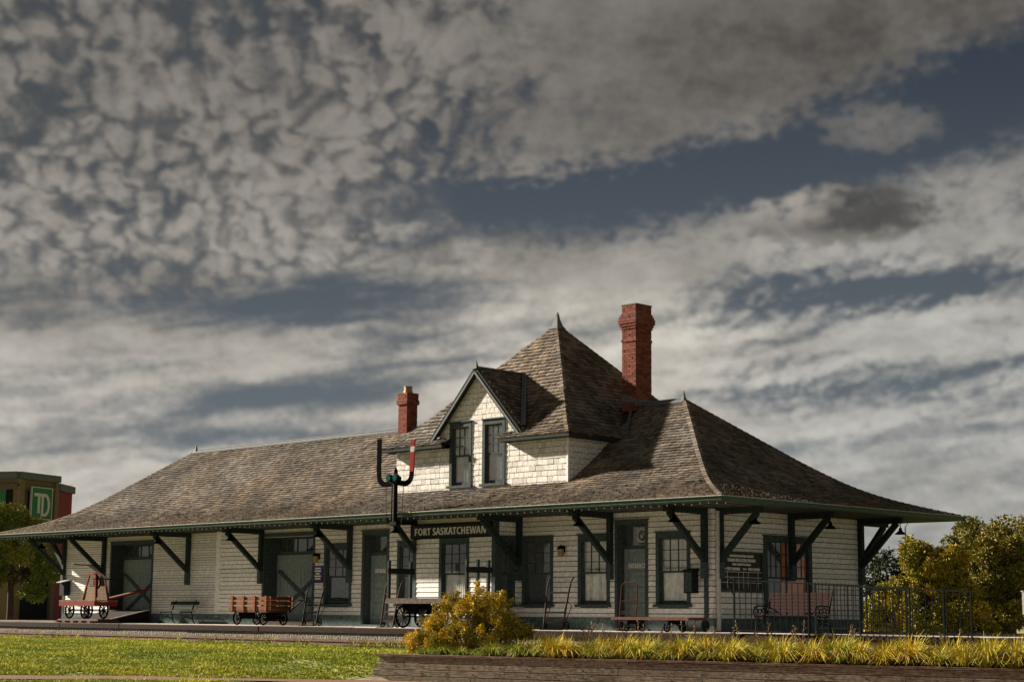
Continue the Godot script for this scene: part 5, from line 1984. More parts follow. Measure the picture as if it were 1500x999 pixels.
func blade(mb: MB, p: Vector3, dir: Vector3, len: float, w: float, arch: float, c0: Color, c1: Color, seg := 5) -> void:
	var side := dir.cross(Vector3.UP).normalized() * w / 2.0
	var k := mb.v.size()
	for i in seg + 1:
		var t := float(i) / seg
		var q := p + Vector3.UP * (len * (t - arch * t * t * t * 0.72)) + dir * (len * arch * t * t * 0.8)
		var ww := side * (1.0 - 0.85 * t * t)
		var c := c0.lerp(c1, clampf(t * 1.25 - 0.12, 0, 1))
		var nn := (dir * -0.5 + Vector3.UP).normalized()
		mb.v.append(q - ww); mb.v.append(q + ww)
		mb.n.append(nn); mb.n.append(nn)
		mb.c.append(c); mb.c.append(c)
	for i in seg:
		var a := k + i * 2
		mb.ix.append(a); mb.ix.append(a + 2); mb.ix.append(a + 1); mb.ix.append(a + 1); mb.ix.append(a + 2); mb.ix.append(a + 3)

func clump_mesh(gold: float, n: int, h: float) -> ArrayMesh:
	var mb := MB.new()
	for k in n:
		var a := rng.randf() * TAU
		var r := 0.20 * sqrt(rng.randf())
		var d := Vector3(cos(a), 0, sin(a))
		var g := clampf(gold + rng.randf_range(-0.45, 0.35), 0, 1)
		var tip := Color(0.21, 0.30, 0.04).lerp(Color(0.74, 0.54, 0.06), g)
		if rng.randf() < 0.10: tip = Color(0.42, 0.17, 0.05)
		if rng.randf() < 0.10: tip = Color(0.45, 0.38, 0.20)
		var base := Color(0.26, 0.34, 0.05).lerp(tip, 0.55)
		blade(mb, d * r + Vector3(0, -0.02, 0), d.rotated(Vector3.UP, rng.randf_range(-0.5, 0.5)), h * rng.randf_range(0.55, 1.12), rng.randf_range(0.011, 0.020), rng.randf_range(0.25, 1.1), base, tip)
	return mb.mesh()

func spot(x: float) -> String:
	if x < 3.6: return "beside the golden shrub"
	if x < 5.2: return "below the rusty hand truck"
	if x < 6.6: return "below the entrance with the roundel"
	if x < 8.0: return "below the flat dolly"
	if x < 9.4: return "below the bulletin board"
	if x < 11.2: return "below the park bench"
	if x < 13.0: return "below the platform railing"
	return "towards the right edge"

func build_lilies() -> void:
	var vs := []
	for k in 7: vs.append(clump_mesh([0.66, 0.50, 0.40, 0.76, 0.34, 0.60, 0.10][k], 380, [0.76, 0.66, 0.82, 0.72, 0.62, 0.78, 0.55][k]))
	for row in 3:
		var x := 1.9 + 0.2 * row
		while x < 16.3:
			var px := x + rng.randf_range(-0.12, 0.12)
			var pz := wall_z(px) - 0.42 - 0.62 * row + rng.randf_range(-0.1, 0.1)
			var k := rng.randi() % 6
			if px < 3.0 and rng.randf() < 0.75: k = 6
			var o := obj("daylily_clump", vs[k], M.leaf)
			o.position = Vector3(px, lerpf(-0.46, -0.52, clampf((pz - 5.0) / 3.0, 0, 1)) - 0.01, pz)
			o.rotation.y = rng.randf() * TAU
			o.scale = Vector3.ONE * rng.randf_range(0.85, 1.15)
			tag(o, "green strap-leaved clump beside the golden shrub, %s row of the bed" % ["front", "middle", "back"][row] if k == 6 else "yellowing daylily clump %s, %s row of the bed" % [spot(px), ["front", "middle", "back"][row]], "plant", "daylily clumps in the bed")
			x += rng.randf_range(0.42, 0.58)
	# low green herbs at the foot of the shrub
	for k in 9:
		var px := 0.0 + 0.26 * k
		var o := obj("green_herb", vs[6], M.leaf)
		o.position = Vector3(px, -0.50, wall_z(px) - 0.5 - 0.5 * rng.randf())
		o.rotation.y = rng.randf() * TAU
		o.scale = Vector3.ONE * rng.randf_range(0.5, 0.85)
		tag(o, "low green herb tuft between the shrub and the timber wall", "plant", "herbs under the shrub")
	# dry seed stalks behind the lilies
	for k in 46:
		var mb := MB.new()
		var h := rng.randf_range(0.45, 0.85)
		var lx := rng.randf_range(-0.12, 0.12)
		mb.tube([Vector3.ZERO, Vector3(lx * 0.4, h * 0.6, 0), Vector3(lx, h, 0)], [0.006, 0.005, 0.004], 4)
		for j in 9:
			var p := Vector3(lx * (0.7 + 0.035 * j), h * (0.72 + 0.032 * j), 0)
			var q := p + Vector3(rng.randf_range(-0.05, 0.05), rng.randf_range(0.01, 0.06), rng.randf_range(-0.05, 0.05))
			mb.tube([p, q], [0.005, 0.011], 4)
		var o := put(mb, "dry_stalk", M.wood)
		var px := rng.randf_range(2.2, 7.6) if k < 32 else rng.randf_range(7.0, 13.5)
		o.position = Vector3(px, -0.49, wall_z(px) - 1.9 - rng.randf() * 0.8)
		o.rotation.y = rng.randf() * TAU
		tag(o, "dry brown seed stalk behind the daylilies %s" % spot(px), "plant", "dry stalks behind the daylilies")

func foliage(parent: Node, called: String, blobs: Array, n: int, cols: Array, size: float, shell := 0.55) -> void:
	var tot := 0.0
	for b in blobs: tot += b[1] * b[1]
	var mb := MB.new()
	var k := 0
	for bi in blobs.size():
		var b: Array = blobs[bi]
		var c := int(n * b[1] * b[1] / tot) if bi < blobs.size() - 1 else n - k
		var sub := []
		for j in 14:
			var d := Vector3(rng.randfn(), rng.randfn() * 0.9 + 0.15, rng.randfn()).normalized()
			sub.append([d * b[1] * rng.randf_range(0.5, 0.95), b[1] * rng.randf_range(0.22, 0.42), cols[rng.randi() % cols.size()]])
		for j in c:
			var s: Array = sub[rng.randi() % sub.size()]
			var d := Vector3(rng.randfn(), rng.randfn(), rng.randfn()).normalized()
			var p: Vector3 = b[0] + s[0] * Vector3(1, b[2], 1) + d * s[1] * pow(rng.randf(), shell) * 1.1
			var z := (d + Vector3(rng.randfn(), rng.randfn() - 0.2, rng.randfn()) * 0.8).normalized()
			var up := Vector3.UP if absf(z.y) < 0.95 else Vector3.RIGHT
			var x := up.cross(z).normalized()
			x = x.rotated(z, rng.randf_range(-1.2, 1.2))
			var y := z.cross(x)
			var sc := size * rng.randf_range(0.6, 1.35)
			var col: Color = s[2].lerp(cols[rng.randi() % cols.size()], 0.4)
			var v := rng.randf_range(0.65, 1.3)
			col = Color(col.r * v, col.g * v, col.b * v)
			var tip := p + z * sc
			var m := p + z * sc * 0.45 + y * sc * 0.18
			mb.tri(p, m + x * sc * 0.25, tip, col)
			mb.tri(p, tip, m - x * sc * 0.25, col)
			k += 1
	put(mb, called, M.leaf, parent)

func trunk(parent: Node, h: float, r: float, tips: Array) -> void:
	var mb := MB.new()
	mb.tube([Vector3(0, -0.1, 0), Vector3(0.02, h * 0.25, 0), Vector3(-0.03, h * 0.6, 0.02), Vector3(0.02, h, 0)], [r * 1.25, r, r * 0.85, r * 0.5], 10)
	put(mb, "trunk", M.bark, parent)
	for tp in tips:
		var l := MB.new()
		var q: Vector3 = tp
		var s := Vector3(0, h * rng.randf_range(0.45, 0.9), 0)
		l.tube([s, s.lerp(q, 0.5) + Vector3(0, 0.12, 0), q], [r * 0.5, r * 0.3, r * 0.1], 6)
		put(l, "limb", M.bark, parent)

func tree(called: String, label: String, at: Vector3, h: float, r: float, blobs: Array, n: int, cols: Array, size: float, group: String) -> void:
	var t := thing(called, label, "tree", at, 0.0, group)
	var tips := []
	for b in blobs: tips.append(b[0])
	trunk(t, h, r, tips)
	foliage(t, "crown", blobs, n, cols, size)

func build_trees() -> void:
	var gold := [Color(0.35, 0.285, 0.045), Color(0.27, 0.25, 0.045), Color(0.45, 0.335, 0.05), Color(0.18, 0.19, 0.04)]
	var olive := [Color(0.17, 0.175, 0.05), Color(0.21, 0.195, 0.055), Color(0.125, 0.135, 0.042), Color(0.25, 0.205, 0.055)]
	var dark := [Color(0.035, 0.05, 0.018), Color(0.05, 0.06, 0.02), Color(0.028, 0.04, 0.015)]
	var green := [Color(0.11, 0.155, 0.03), Color(0.16, 0.19, 0.035), Color(0.075, 0.11, 0.025), Color(0.27, 0.26, 0.045)]
	var b := []
	# golden tree filling the right behind the railing
	b = [[Vector3(0, 2.3, 0), 1.15, 1.0], [Vector3(-0.95, 1.5, 0.4), 0.85, 1.0], [Vector3(0.9, 1.6, -0.5), 1.0, 1.0], [Vector3(-1.6, 0.9, 0.9), 0.75, 1.0], [Vector3(0.3, 0.9, 0.9), 0.9, 1.0], [Vector3(1.5, 0.8, -0.9), 0.85, 1.0], [Vector3(-0.5, 3.0, 0.1), 0.7, 1.0], [Vector3(0.7, 3.0, -0.4), 0.7, 1.0], [Vector3(-0.8, 0.4, 0.6), 0.7, 0.8], [Vector3(0.8, 0.4, 0.0), 0.75, 0.8]]
	tree("golden_tree", "broad golden-leaved tree behind the end of the railing", Vector3(-5.0, -0.46, -18.6), 2.2, 0.16, b, 42000, gold, 0.14, "trees on the right")
	b = [[Vector3(0, 2.6, 0), 1.0, 1.0], [Vector3(-0.5, 1.9, 0.4), 0.75, 1.1], [Vector3(0.7, 2.0, -0.4), 0.95, 1.0], [Vector3(-0.5, 3.2, 0.2), 0.65, 1.0], [Vector3(0.9, 3.3, -0.6), 0.8, 1.0], [Vector3(0.5, 1.2, 0.1), 0.7, 0.9], [Vector3(-0.3, 1.4, 0.5), 0.5, 1.2]]
	tree("stout_trunk_tree", "tree with a stout bare trunk foot at the right edge", Vector3(-3.75, -0.46, -21.4), 1.7, 0.30, b, 34000, olive + [gold[0]], 0.15, "trees on the right")
	b = [[Vector3(0, 3.9, 0), 1.5, 0.9], [Vector3(-1.4, 3.2, 0.9), 1.2, 0.9], [Vector3(1.4, 4.2, -0.9), 1.4, 0.9], [Vector3(-2.4, 2.4, 1.5), 1.0, 1.0], [Vector3(0.5, 2.6, 0.3), 1.5, 1.0], [Vector3(2.6, 3.6, -1.7), 1.3, 1.0], [Vector3(-0.4, 1.6, 0.4), 1.4, 1.0], [Vector3(2.0, 2.0, -1.2), 1.4, 1.0], [Vector3(3.4, 4.4, -2.2), 1.2, 1.0], [Vector3(1.0, 3.4, -0.4), 1.3, 1.0], [Vector3(-1.0, 3.9, 0.8), 1.1, 1.0], [Vector3(3.6, 3.0, -2.2), 1.3, 1.0], [Vector3(2.2, 4.7, -1.4), 1.0, 1.0]]
	tree("tall_olive_tree", "tallest olive-brown tree rising behind the golden one", Vector3(-8.0, -0.46, -29.6), 3.2, 0.25, b, 56000, olive, 0.18, "trees on the right")
	b = [[Vector3(0, 3.2, 0), 1.6, 0.9], [Vector3(-2.0, 2.6, 1.4), 1.3, 0.9], [Vector3(1.9, 3.4, -1.2), 1.5, 0.9], [Vector3(0.4, 1.6, 0), 1.7, 1.0], [Vector3(-2.8, 1.4, 1.8), 1.4, 1.0]]
	tree("dark_tree", "dark low tree far behind the right corner bracket", Vector3(-22.5, -0.46, -42.5), 2.6, 0.2, b, 10000, dark, 0.20, "trees on the right")
	b = [[Vector3(0, 1.2, 0), 0.75, 1.0], [Vector3(-0.4, 0.7, 0.3), 0.6, 1.0], [Vector3(0.4, 1.8, -0.2), 0.5, 1.0]]
	tree("small_golden_tree", "small golden tree against the right corner of the station", Vector3(-8.9, -0.46, -18.2), 1.3, 0.07, b, 5000, gold, 0.11, "trees on the right")
	b = [[Vector3(0, 3.0, 0), 1.8, 0.9], [Vector3(-1.6, 2.6, 1.2), 1.3, 0.9], [Vector3(1.8, 2.2, -1.0), 1.4, 0.9]]
	tree("far_tree", "hazy distant tree seen between bracket and pendant lamp", Vector3(-36.0, -0.46, -70.0), 2.6, 0.2, b, 6000, olive, 0.26, "trees on the right")
	b = [[Vector3(4.0, 2.6, -3.0), 2.4, 0.8], [Vector3(0.0, 2.3, 0), 2.2, 0.8], [Vector3(8.0, 3.0, -6.0), 2.6, 0.8]]
	tree("hedge_tree", "wide dark hedge-like tree closing the view behind the trunk", Vector3(-2.0, -0.46, -40.0), 2.0, 0.2, b, 14000, dark + olive, 0.24, "trees on the right")
	# left tree in front of the brick building
	b = [[Vector3(0, 5.2, 0), 1.0, 0.9], [Vector3(0.5, 4.6, -1.1), 0.85, 0.9], [Vector3(-0.5, 4.3, 1.0), 1.2, 0.9], [Vector3(0.1, 3.3, 0), 1.4, 0.9], [Vector3(0.6, 2.9, -1.5), 0.9, 0.9], [Vector3(-0.5, 2.5, 1.2), 1.1, 0.9], [Vector3(0.4, 2.0, -1.1), 0.75, 0.9]]
	tree("street_tree", "green street tree before the brick building at the left edge", Vector3(-48.4, -0.46, -6.3), 3.6, 0.17, b, 30000, green, 0.14, "")
	b = [[Vector3(0, 5.0, 0), 1.6, 0.9], [Vector3(0.8, 4.2, 1.0), 1.3, 0.9], [Vector3(-0.8, 3.6, -1.0), 1.4, 0.9], [Vector3(0.2, 2.8, 0.2), 1.5, 0.8], [Vector3(0.0, 6.2, 0.0), 1.1, 0.9]]
	tree("street_tree", "leafy street tree left of the platform whose shade dapples the freight end", Vector3(-46.2, -0.46, 4.9), 3.4, 0.17, b, 9000, green, 0.2, "")
	# the yellow shrub in the bed
	var s := thing("golden_shrub", "rounded golden-yellow shrub at the left end of the flower bed", "shrub", Vector3(0.42, -0.52, 9.15))
	var st := MB.new()
	for k in 16:
		var a := TAU * k / 16.0
		var d := Vector3(cos(a), 0, sin(a)) * rng.randf_range(0.3, 1.0)
		st.tube([Vector3(d.x * 0.15, -0.02, d.z * 0.15), Vector3(d.x * 0.5, 0.6, d.z * 0.5), Vector3(d.x, 1.15, d.z)], [0.014, 0.010, 0.005], 4)
	put(st, "stems", M.bark, s)
	var sb := [[Vector3(0, 0.85, 0), 0.55, 0.8], [Vector3(0.55, 0.72, -0.3), 0.48, 0.8], [Vector3(-0.55, 0.66, 0.35), 0.46, 0.8], [Vector3(-0.95, 0.38, 0.75), 0.34, 0.8], [Vector3(0.95, 0.46, -0.55), 0.40, 0.8], [Vector3(0.05, 1.15, 0.0), 0.36, 0.8], [Vector3(0.45, 1.08, -0.35), 0.30, 0.8], [Vector3(-0.38, 1.06, 0.25), 0.30, 0.8], [Vector3(0.2, 0.4, 0.5), 0.45, 0.8], [Vector3(-0.35, 0.28, 0.65), 0.40, 0.8], [Vector3(0.85, 0.25, 0.0), 0.42, 0.8]]
	for k in 54:
		var a := rng.randf() * TAU
		var e := rng.randf_range(0.1, 1.45)
		var r := rng.randf_range(0.9, 1.28)
		sb.append([Vector3(cos(a) * cos(e) * r * 0.95 + 0.1, 0.35 + sin(e) * r * 0.95, sin(a) * cos(e) * r * 0.8), rng.randf_range(0.06, 0.13), 2.4])
	foliage(s, "foliage", sb, 34000, [Color(0.64, 0.46, 0.06), Color(0.48, 0.37, 0.055), Color(0.22, 0.22, 0.04), Color(0.76, 0.53, 0.08), Color(0.10, 0.12, 0.03)], 0.058)

func build_grass() -> void:
	var mb := MB.new()
	for k in 9:
		var a := rng.randf() * TAU
		var d := Vector3(cos(a), 0, sin(a))
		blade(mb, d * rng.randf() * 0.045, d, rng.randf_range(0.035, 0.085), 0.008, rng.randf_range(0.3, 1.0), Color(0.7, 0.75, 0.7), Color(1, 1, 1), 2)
	var tuft := mb.mesh()
	var nz := FastNoiseLite.new()
	nz.seed = 77
	nz.frequency = 0.35
	nz.fractal_octaves = 4
	var n := 190000
	var mm := MultiMesh.new()
	mm.transform_format = MultiMesh.TRANSFORM_3D
	mm.use_colors = true
	mm.mesh = tuft
	mm.instance_count = n
	var k := 0
	while k < n:
		var x := rng.randf_range(-30.0, 1.5)
		var z := rng.randf_range(5.75, 26.0)
		var zp := minf(11.5 - 0.80 * (x + 0.3), 24.0)
		if x > -0.85 and z > 8.3: continue
		if z > zp and z < zp + 2.3 and x < 0.5: continue
		if z > zp + 4.0: continue
		var y := ground_y(x, z)
		var t := nz.get_noise_2d(x, z * 1.6)
		var sc := rng.randf_range(0.7, 1.3) * (1.0 + 0.5 * t)
		mm.set_instance_transform(k, Transform3D(Basis(Vector3.UP, rng.randf() * TAU).scaled(Vector3.ONE * sc), Vector3(x, y + 0.0, z)))
		var dry := nz.get_noise_2d(x * 0.22 + 90.0, z * 0.75)      # mower rows and dry patches
		if dry < -0.30 and rng.randf() < 0.55: continue
		var c := Color(0.25, 0.34, 0.04).lerp(Color(0.58, 0.56, 0.08), clampf(0.5 + t * 1.1 + dry * 0.9 + rng.randf_range(-0.25, 0.25), 0, 1))
		if rng.randf() < 0.05: c = Color(0.26, 0.21, 0.10)
		var v := rng.randf_range(0.75, 1.25)
		mm.set_instance_color(k, Color(c.r * v, c.g * v, c.b * v))
		k += 1
	var o := MultiMeshInstance3D.new()
	o.name = "grass"
	o.multimesh = mm
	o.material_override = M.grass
	add_child(o)
	tag(o, "mown yellow-green lawn grass sloping up to the track", "grass", "", "stuff")
	# taller weeds between rail and platform
	var ws := []
	for j in 4: ws.append(clump_mesh([0.4, 0.7, 0.3, 0.6][j], 26, 0.34))
	var w := MultiMesh.new()
	w.transform_format = MultiMesh.TRANSFORM_3D
	w.mesh = ws[0]
	w.instance_count = 420
	for j in 420:
		var x := rng.randf_range(-34.0, 0.0)
		var z := rng.randf_range(3.75, 5.35) if rng.randf() < 0.8 else rng.randf_range(5.6, 5.9)
		w.set_instance_transform(j, Transform3D(Basis(Vector3.UP, rng.randf() * TAU).scaled(Vector3.ONE * rng.randf_range(0.4, 1.15)), Vector3(x, -0.46, z)))
	var wo := MultiMeshInstance3D.new()
	wo.name = "weeds"
	wo.multimesh = w
	wo.material_override = M.leaf
	add_child(wo)
	tag(wo, "straggling dry weeds between the platform face and the rail", "weeds", "", "stuff")

# ------------------------------------------------------------------ far things
func build_far() -> void:
	var t := thing("brick_building", "tan brick commercial building with a green lettered sign and a red wing", "building", Vector3(-67.72, -0.46, -17.0))
	var p := [Vector3(-2.40, 0, 1.25), Vector3(0, 0, 0), Vector3(-1.44, 0, -3.55), Vector3(-3.56, 0, -5.85), Vector3(-16, 0, -10), Vector3(-16, 0, 6)]
	var H := 9.15
	# facade bricks are too small to tell apart at this distance; walls are masonry panels with real piers and openings
	var m := MB.new()
	for k in p.size() - 1:
		if k == 2: continue
		m.quad(p[k], p[k + 1], p[k + 1] + Vector3.UP * H, p[k] + Vector3.UP * H)
	m.quad(p[5], p[0], p[0] + Vector3.UP * H, p[5] + Vector3.UP * H)
	m.quad(p[0] + Vector3.UP * H, p[1] + Vector3.UP * H, p[2] + Vector3.UP * H, p[5] + Vector3.UP * H)
	put(m, "brick_wall", M.tan_brick[0], t)
	var rw := MB.new()
	rw.quad(p[2], p[3], p[3] + Vector3.UP * 8.6, p[2] + Vector3.UP * 8.6)
	rw.quad(p[3], p[4], p[4] + Vector3.UP * 8.6, p[3] + Vector3.UP * 8.6)
	rw.quad(p[2] + Vector3.UP * 8.6, p[3] + Vector3.UP * 8.6, p[4] + Vector3.UP * 8.6, p[4] + Vector3(0.2, 8.6, 3))
	put(rw, "red_wing", M.red_wall, t)
	var cp := MB.new()
	for k in 2: cp.beam(p[k] + Vector3.UP * (H + 0.02), p[k + 1] + Vector3.UP * (H + 0.02), 0.5, 0.42)
	put(cp, "parapet_cap", M.metal, t)
	var cp2 := MB.new()
	cp2.beam(p[2] + Vector3.UP * 8.7, p[3] + Vector3.UP * 8.7, 0.4, 0.45)
	put(cp2, "parapet_cap", M.metal, t)
	for q in [[0.0, 0.5], [3.45, 3.83]]:
		var pier := MB.new()
		pier.tbox(Transform3D(Basis((p[2] - p[1]).normalized(), Vector3.UP, Vector3.UP.cross((p[2] - p[1]).normalized()) * -1.0), p[1]), Vector3(q[0], 0.0, -0.02), Vector3(q[1], H - 0.2, 0.12))
		put(pier, "pier", M.tan_brick[2], t)
	for y in [3.75, 5.95, 8.55]:
		var course_band := MB.new()
		for k in 2: course_band.beam(p[k] + Vector3.UP * y, p[k + 1] + Vector3.UP * y, 0.22, 0.16)
		put(course_band, "string_course", M.tan_brick[1], t)
	# windows: recessed dark strips beside the piers, ground-floor glazing
	var dir : Vector3 = (p[2] - p[1]).normalized()
	var out : Vector3 = dir.cross(Vector3.UP)
	if out.dot(Vector3(1, 0, 1)) < 0: out = -out
	var fr := Transform3D(Basis(dir, Vector3.UP, out), p[1])
	for q in [[0.75, 1.1, 6.2, 8.3, M.dark], [0.6, 3.3, 0.4, 3.6, M.dark], [1.0, 2.9, 3.9, 5.8, M.dark]]:
		var w := MB.new()
		w.tbox(fr, Vector3(q[0], q[2], -0.02), Vector3(q[1], q[3], 0.03))
		var wo := put(w, "window", q[4], t)
		var f := MB.new()
		for e in [[q[0] - 0.06, q[0], q[2], q[3]], [q[1], q[1] + 0.06, q[2], q[3]], [q[0], q[1], q[3], q[3] + 0.06], [q[0], q[1], q[2] - 0.06, q[2]]]:
			f.tbox(fr, Vector3(e[0], e[2], 0.0), Vector3(e[1], e[3], 0.09))
		put(f, "frame", M.tan_brick[1], wo)
	var dl : Vector3 = (p[1] - p[0]).normalized()
	var ol : Vector3 = -dl.cross(Vector3.UP) if dl.cross(Vector3.UP).dot(Vector3(1, 0, 1)) < 0 else dl.cross(Vector3.UP)
	var fl := Transform3D(Basis(dl, Vector3.UP, ol), p[0])
	for q in [[1.9, 2.35, 6.0, 8.3, M.dark], [0.6, 1.85, 6.2, 8.2, M.sign_green]]:
		var w := MB.new()
		w.tbox(fl, Vector3(q[0], q[2], -0.02), Vector3(q[1], q[3], 0.04))
		put(w, "window" if q[4] == M.dark else "green_panel", q[4], t)
	# the lettered sign, standing off the wall
	var s := thing("bank_sign", "square green sign with joined pale block letters high on the brick building", "sign", Vector3.ZERO)
	s.transform = Transform3D(fr.basis, t.position) * Transform3D(Basis.IDENTITY, Vector3(2.10, 7.55, 0.16))
	var b := MB.new()
	b.box(Vector3(-0.97, -0.95, -0.16), Vector3(0.97, 0.95, 0.0))
	put(b, "panel", M.sign_green, s)
	var e := MB.new()
	for q in [[-1.02, -1.0, 1.02, -0.95], [-1.02, 0.95, 1.02, 1.0], [-1.02, -0.95, -0.97, 0.95], [0.97, -0.95, 1.02, 0.95]]:
		e.box(Vector3(q[0], q[1], -0.1), Vector3(q[2], q[3], 0.04))
	put(e, "border", M.downspout, s)
	var l := MB.new()
	l.box(Vector3(-0.78, 0.42, 0.0), Vector3(0.28, 0.62, 0.05))
	l.box(Vector3(-0.42, -0.62, 0.0), Vector3(-0.20, 0.42, 0.05))
	l.box(Vector3(-0.06, -0.62, 0.0), Vector3(0.14, 0.42, 0.05))
	l.box(Vector3(-0.06, -0.80, 0.0), Vector3(0.28, -0.62, 0.05))
	for k in 10:
		var a0 := -PI / 2 + PI * k / 10.0
		var a1 := -PI / 2 + PI * (k + 1) / 10.0
		var c := Vector3(0.28, -0.09, 0.0)
		var q := []
		for z in [0.0, 0.05]:
			q.append(c + Vector3(cos(a0) * 0.50, sin(a0) * 0.71, z)); q.append(c + Vector3(cos(a1) * 0.50, sin(a1) * 0.71, z))
			q.append(c + Vector3(cos(a1) * 0.29, sin(a1) * 0.52, z)); q.append(c + Vector3(cos(a0) * 0.29, sin(a0) * 0.52, z))
		l.hexa(q)
	put(l, "lettering", M.downspout, s)
	var s2 := thing("small_green_sign", "small green and white sign low beside the red wall", "sign", Vector3(-66.2, 2.3, -20.6), 0.7)
	var b2 := MB.new()
	b2.box(Vector3(-0.75, 0.0, -0.05), Vector3(0.75, 0.95, 0.05))
	put(b2, "panel", M.sign_green, s2)
	var b3 := MB.new()
	b3.box(Vector3(-0.35, 0.30, 0.05), Vector3(0.45, 0.70, 0.07))
	put(b3, "white_field", M.sign_white, s2)
	var b4 := MB.new()
	for x in [-0.6, 0.6]: b4.tube([Vector3(x, -2.76, -0.02), Vector3(x, 0.1, -0.02)], [0.05, 0.05], 6)
	put(b4, "posts", M.metal, s2)
	# white stair rail before the red wing
	var r := thing("white_handrail", "thin white handrail in front of the red wall", "railing", Vector3(-66.0, -0.46, -19.7), 0.9)
	for k in 4:
		var q := MB.new()
		q.tube([Vector3(0.55 * k, 0, 0), Vector3(0.55 * k, 1.75 - 0.12 * k, 0)], [0.025, 0.025], 5)
		put(q, "post", M.downspout, r)
	var q2 := MB.new()
	q2.tube([Vector3(0, 1.75, 0), Vector3(1.65, 1.39, 0)], [0.025, 0.025], 5)
	put(q2, "top_rail", M.downspout, r)
	# right side: street lamp, van, cabinet
	var lp := thing("street_lamp", "thin grey street lamp far off under the right eave", "street lamp", Vector3(-30.1, -0.46, -56.8), -0.7)
	var pole := MB.new()
	pole.tube([Vector3(0, 0, 0), Vector3(0, 6.6, 0)], [0.08, 0.05], 8)
	put(pole, "pole", M.metal, lp)
	var arm := MB.new()
	arm.tube([Vector3(0, 6.5, 0), Vector3(0.7, 6.8, 0), Vector3(1.3, 6.8, 0)], [0.04, 0.035, 0.03], 6)
	put(arm, "arm", M.metal, lp)
	var hd := MB.new()
	hd.hexa([Vector3(1.2, 6.74, 0.12), Vector3(1.85, 6.76, 0.09), Vector3(1.85, 6.76, -0.09), Vector3(1.2, 6.74, -0.12), Vector3(1.2, 6.86, 0.10), Vector3(1.85, 6.82, 0.07), Vector3(1.85, 6.82, -0.07), Vector3(1.2, 6.86, -0.10)])
	put(hd, "lamp_head", M.metal, lp)
	var v := thing("parked_van", "small white van parked far behind the railing", "van", Vector3(-25.6, -0.46, -48.5), 0.86)
	var bd := MB.new()
	var prof := [Vector2(-1.9, 0.35), Vector2(-1.9, 1.15), Vector2(-1.75, 1.75), Vector2(0.7, 1.8), Vector2(1.25, 1.15), Vector2(1.95, 0.95), Vector2(2.05, 0.35)]
	for i in prof.size():
		var a: Vector2 = prof[i]
		var c: Vector2 = prof[(i + 1) % prof.size()]
		bd.quad(Vector3(a.x, a.y, -0.85), Vector3(c.x, c.y, -0.85), Vector3(c.x, c.y, 0.85), Vector3(a.x, a.y, 0.85))
	for sgn in [-1.0, 1.0]:
		for i in range(1, prof.size() - 1):
			var a := Vector3(prof[0].x, prof[0].y, 0.85 * sgn)
			var b1 := Vector3(prof[i].x, prof[i].y, 0.85 * sgn)
			var c1 := Vector3(prof[i + 1].x, prof[i + 1].y, 0.85 * sgn)
			if sgn > 0: bd.tri(a, c1, b1)
			else: bd.tri(a, b1, c1)
	put(bd, "body", M.van, v)
	for q in [[-1.6, -0.75], [-0.6, 0.5]]:
		var wn := MB.new()
		wn.box(Vector3(q[0], 1.15, -0.87), Vector3(q[1], 1.62, 0.87))
		put(wn, "window", M.black, v)
	for x in [-1.25, 1.25]:
		for z in [-0.8, 0.8]:
			var wh := MB.new()
			wh.tube([Vector3(x, 0.33, z - 0.1), Vector3(x, 0.33, z + 0.1)], [0.33, 0.33], 16)
			put(wh, "wheel", M.black, v)
	var cb := thing("utility_cabinet", "grey cabinet on a post cut by the right edge of the view", "cabinet", Vector3(-0.05, -0.46, -16.75), 0.7)
	var cm := MB.new()
	cm.box(Vector3(-0.20, 1.06, -0.18), Vector3(0.5, 1.80, 0.18))
	put(cm, "case", M.utility, cb)
	var cl := MB.new()
	cl.box(Vector3(-0.23, 1.80, -0.21), Vector3(0.53, 1.84, 0.21))
	put(cl, "lid", M.utility, cb)
	var cpo := MB.new()
	cpo.tube([Vector3(0.15, 0, 0), Vector3(0.15, 1.06, 0)], [0.05, 0.05], 8)
	put(cpo, "post", M.metal, cb)

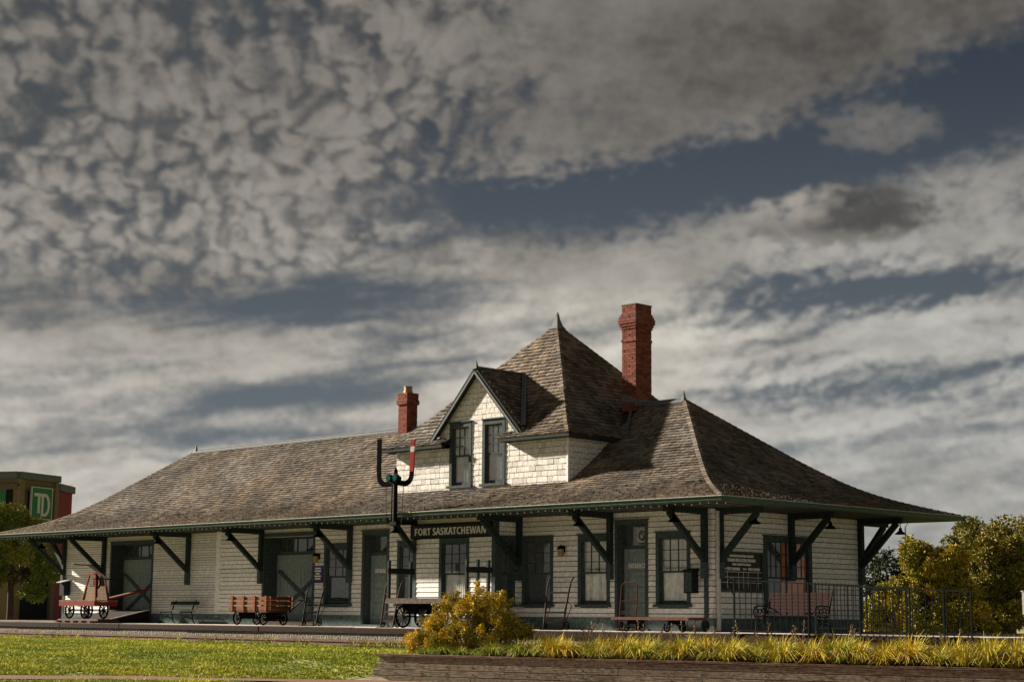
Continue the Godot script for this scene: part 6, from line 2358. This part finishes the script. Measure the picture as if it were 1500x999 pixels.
# ------------------------------------------------------------------ scene
func _ready() -> void:
	rng.seed = 20240917
	var cam := Camera3D.new()
	cam.name = "camera"
	cam.transform = Transform3D(Basis(Vector3(0.70513611, 0.0085104, -0.70902091), Vector3(0.10611812, 0.98740007, 0.11738848), Vector3(0.70108631, -0.15801482, 0.69534833)).orthonormalized(), Vector3(28.6702, 0.3954, 35.9725))
	cam.fov = 22.42
	cam.near = 0.1
	cam.far = 1500.0
	add_child(cam)
	cam.current = true
	var we := WorldEnvironment.new()
	we.name = "world"
	var env := Environment.new()
	env.background_mode = Environment.BG_SKY
	var sky := Sky.new()
	sky.sky_material = make_sky()
	env.sky = sky
	env.background_energy_multiplier = 0.78
	env.tonemap_mode = Environment.TONE_MAPPER_LINEAR
	env.tonemap_exposure = 2.75
	env.sdfgi_enabled = true
	env.ssao_enabled = true
	env.ssil_enabled = true
	we.environment = env
	add_child(we)
	var sun := DirectionalLight3D.new()
	sun.name = "sun"
	sun.light_color = Color(1.0, 0.94, 0.86)
	sun.light_energy = 1.6
	sun.light_angular_distance = 1.6
	sun.shadow_enabled = true
	add_child(sun)
	sun.look_at_from_position(Vector3(-0.855, 0.385, 0.268) * 60.0, Vector3.ZERO, Vector3.UP)
	make_materials()
	build_ground()
	build_platform()
	build_station()
	build_signs()
	build_lamps()
	build_boxes()
	semaphore()
	handcar()
	bench("green_bench", "old green slatted bench against the freight house wall", Vector3(-23.72, FLOOR + 0.003, 0.75), 1.75, M.bench_green, M.iron, false, 4)
	baggage_wagon()
	hand_truck(Vector3(-15.15, FLOOR + 0.003, 1.5), 0.25, 1.28, 0.62, 0.32, "iron", "grey iron hand truck between the wagon and the first window")
	hand_truck(Vector3(-10.55, FLOOR + 0.003, 2.2), 0.1, 1.42, 0.58, 0.28, "wood", "tall dark hand truck beside the baggage truck")
	platform_truck()
	hand_truck(Vector3(-4.35, FLOOR + 0.003, 1.55), 0.2, 1.45, 0.72, 0.34, "rust", "rusty hand truck with curved handles under the lantern")
	hand_truck(Vector3(-1.95, FLOOR + 0.003, 1.2), 0.15, 1.28, 0.52, 0.12, "loop", "red hand truck with a looped top in front of the entrance")
	flat_dolly()
	bench("park_bench", "park bench of dark red slats with scrolled black iron ends", Vector3(4.22, FLOOR + 0.003, 2.35), 1.80, M.slat, M.iron, true, 6)
	fence("platform_railing", "dark green iron railing with a curved end along the platform edge", Vector3(3.54, -0.46, 3.66), Vector3(9.74, -0.46, 3.66), 0.13, -0.05, 1.28, 0.98, 0.165, [0.0, 2.1, 4.72, 5.55, 6.2], true)
	fence("ramp_railing", "dense dark iron railing behind the park bench", Vector3(4.05, FLOOR, 1.15), Vector3(6.6, FLOOR, 1.15), 0.18, 0.18, 1.22, 1.08, 0.105, [0.0, 1.27, 2.55], false)
	build_planter()
	build_trees()
	build_lilies()
	build_far()
	build_grass()

func keep_all(_p: Vector3) -> bool:
	return true
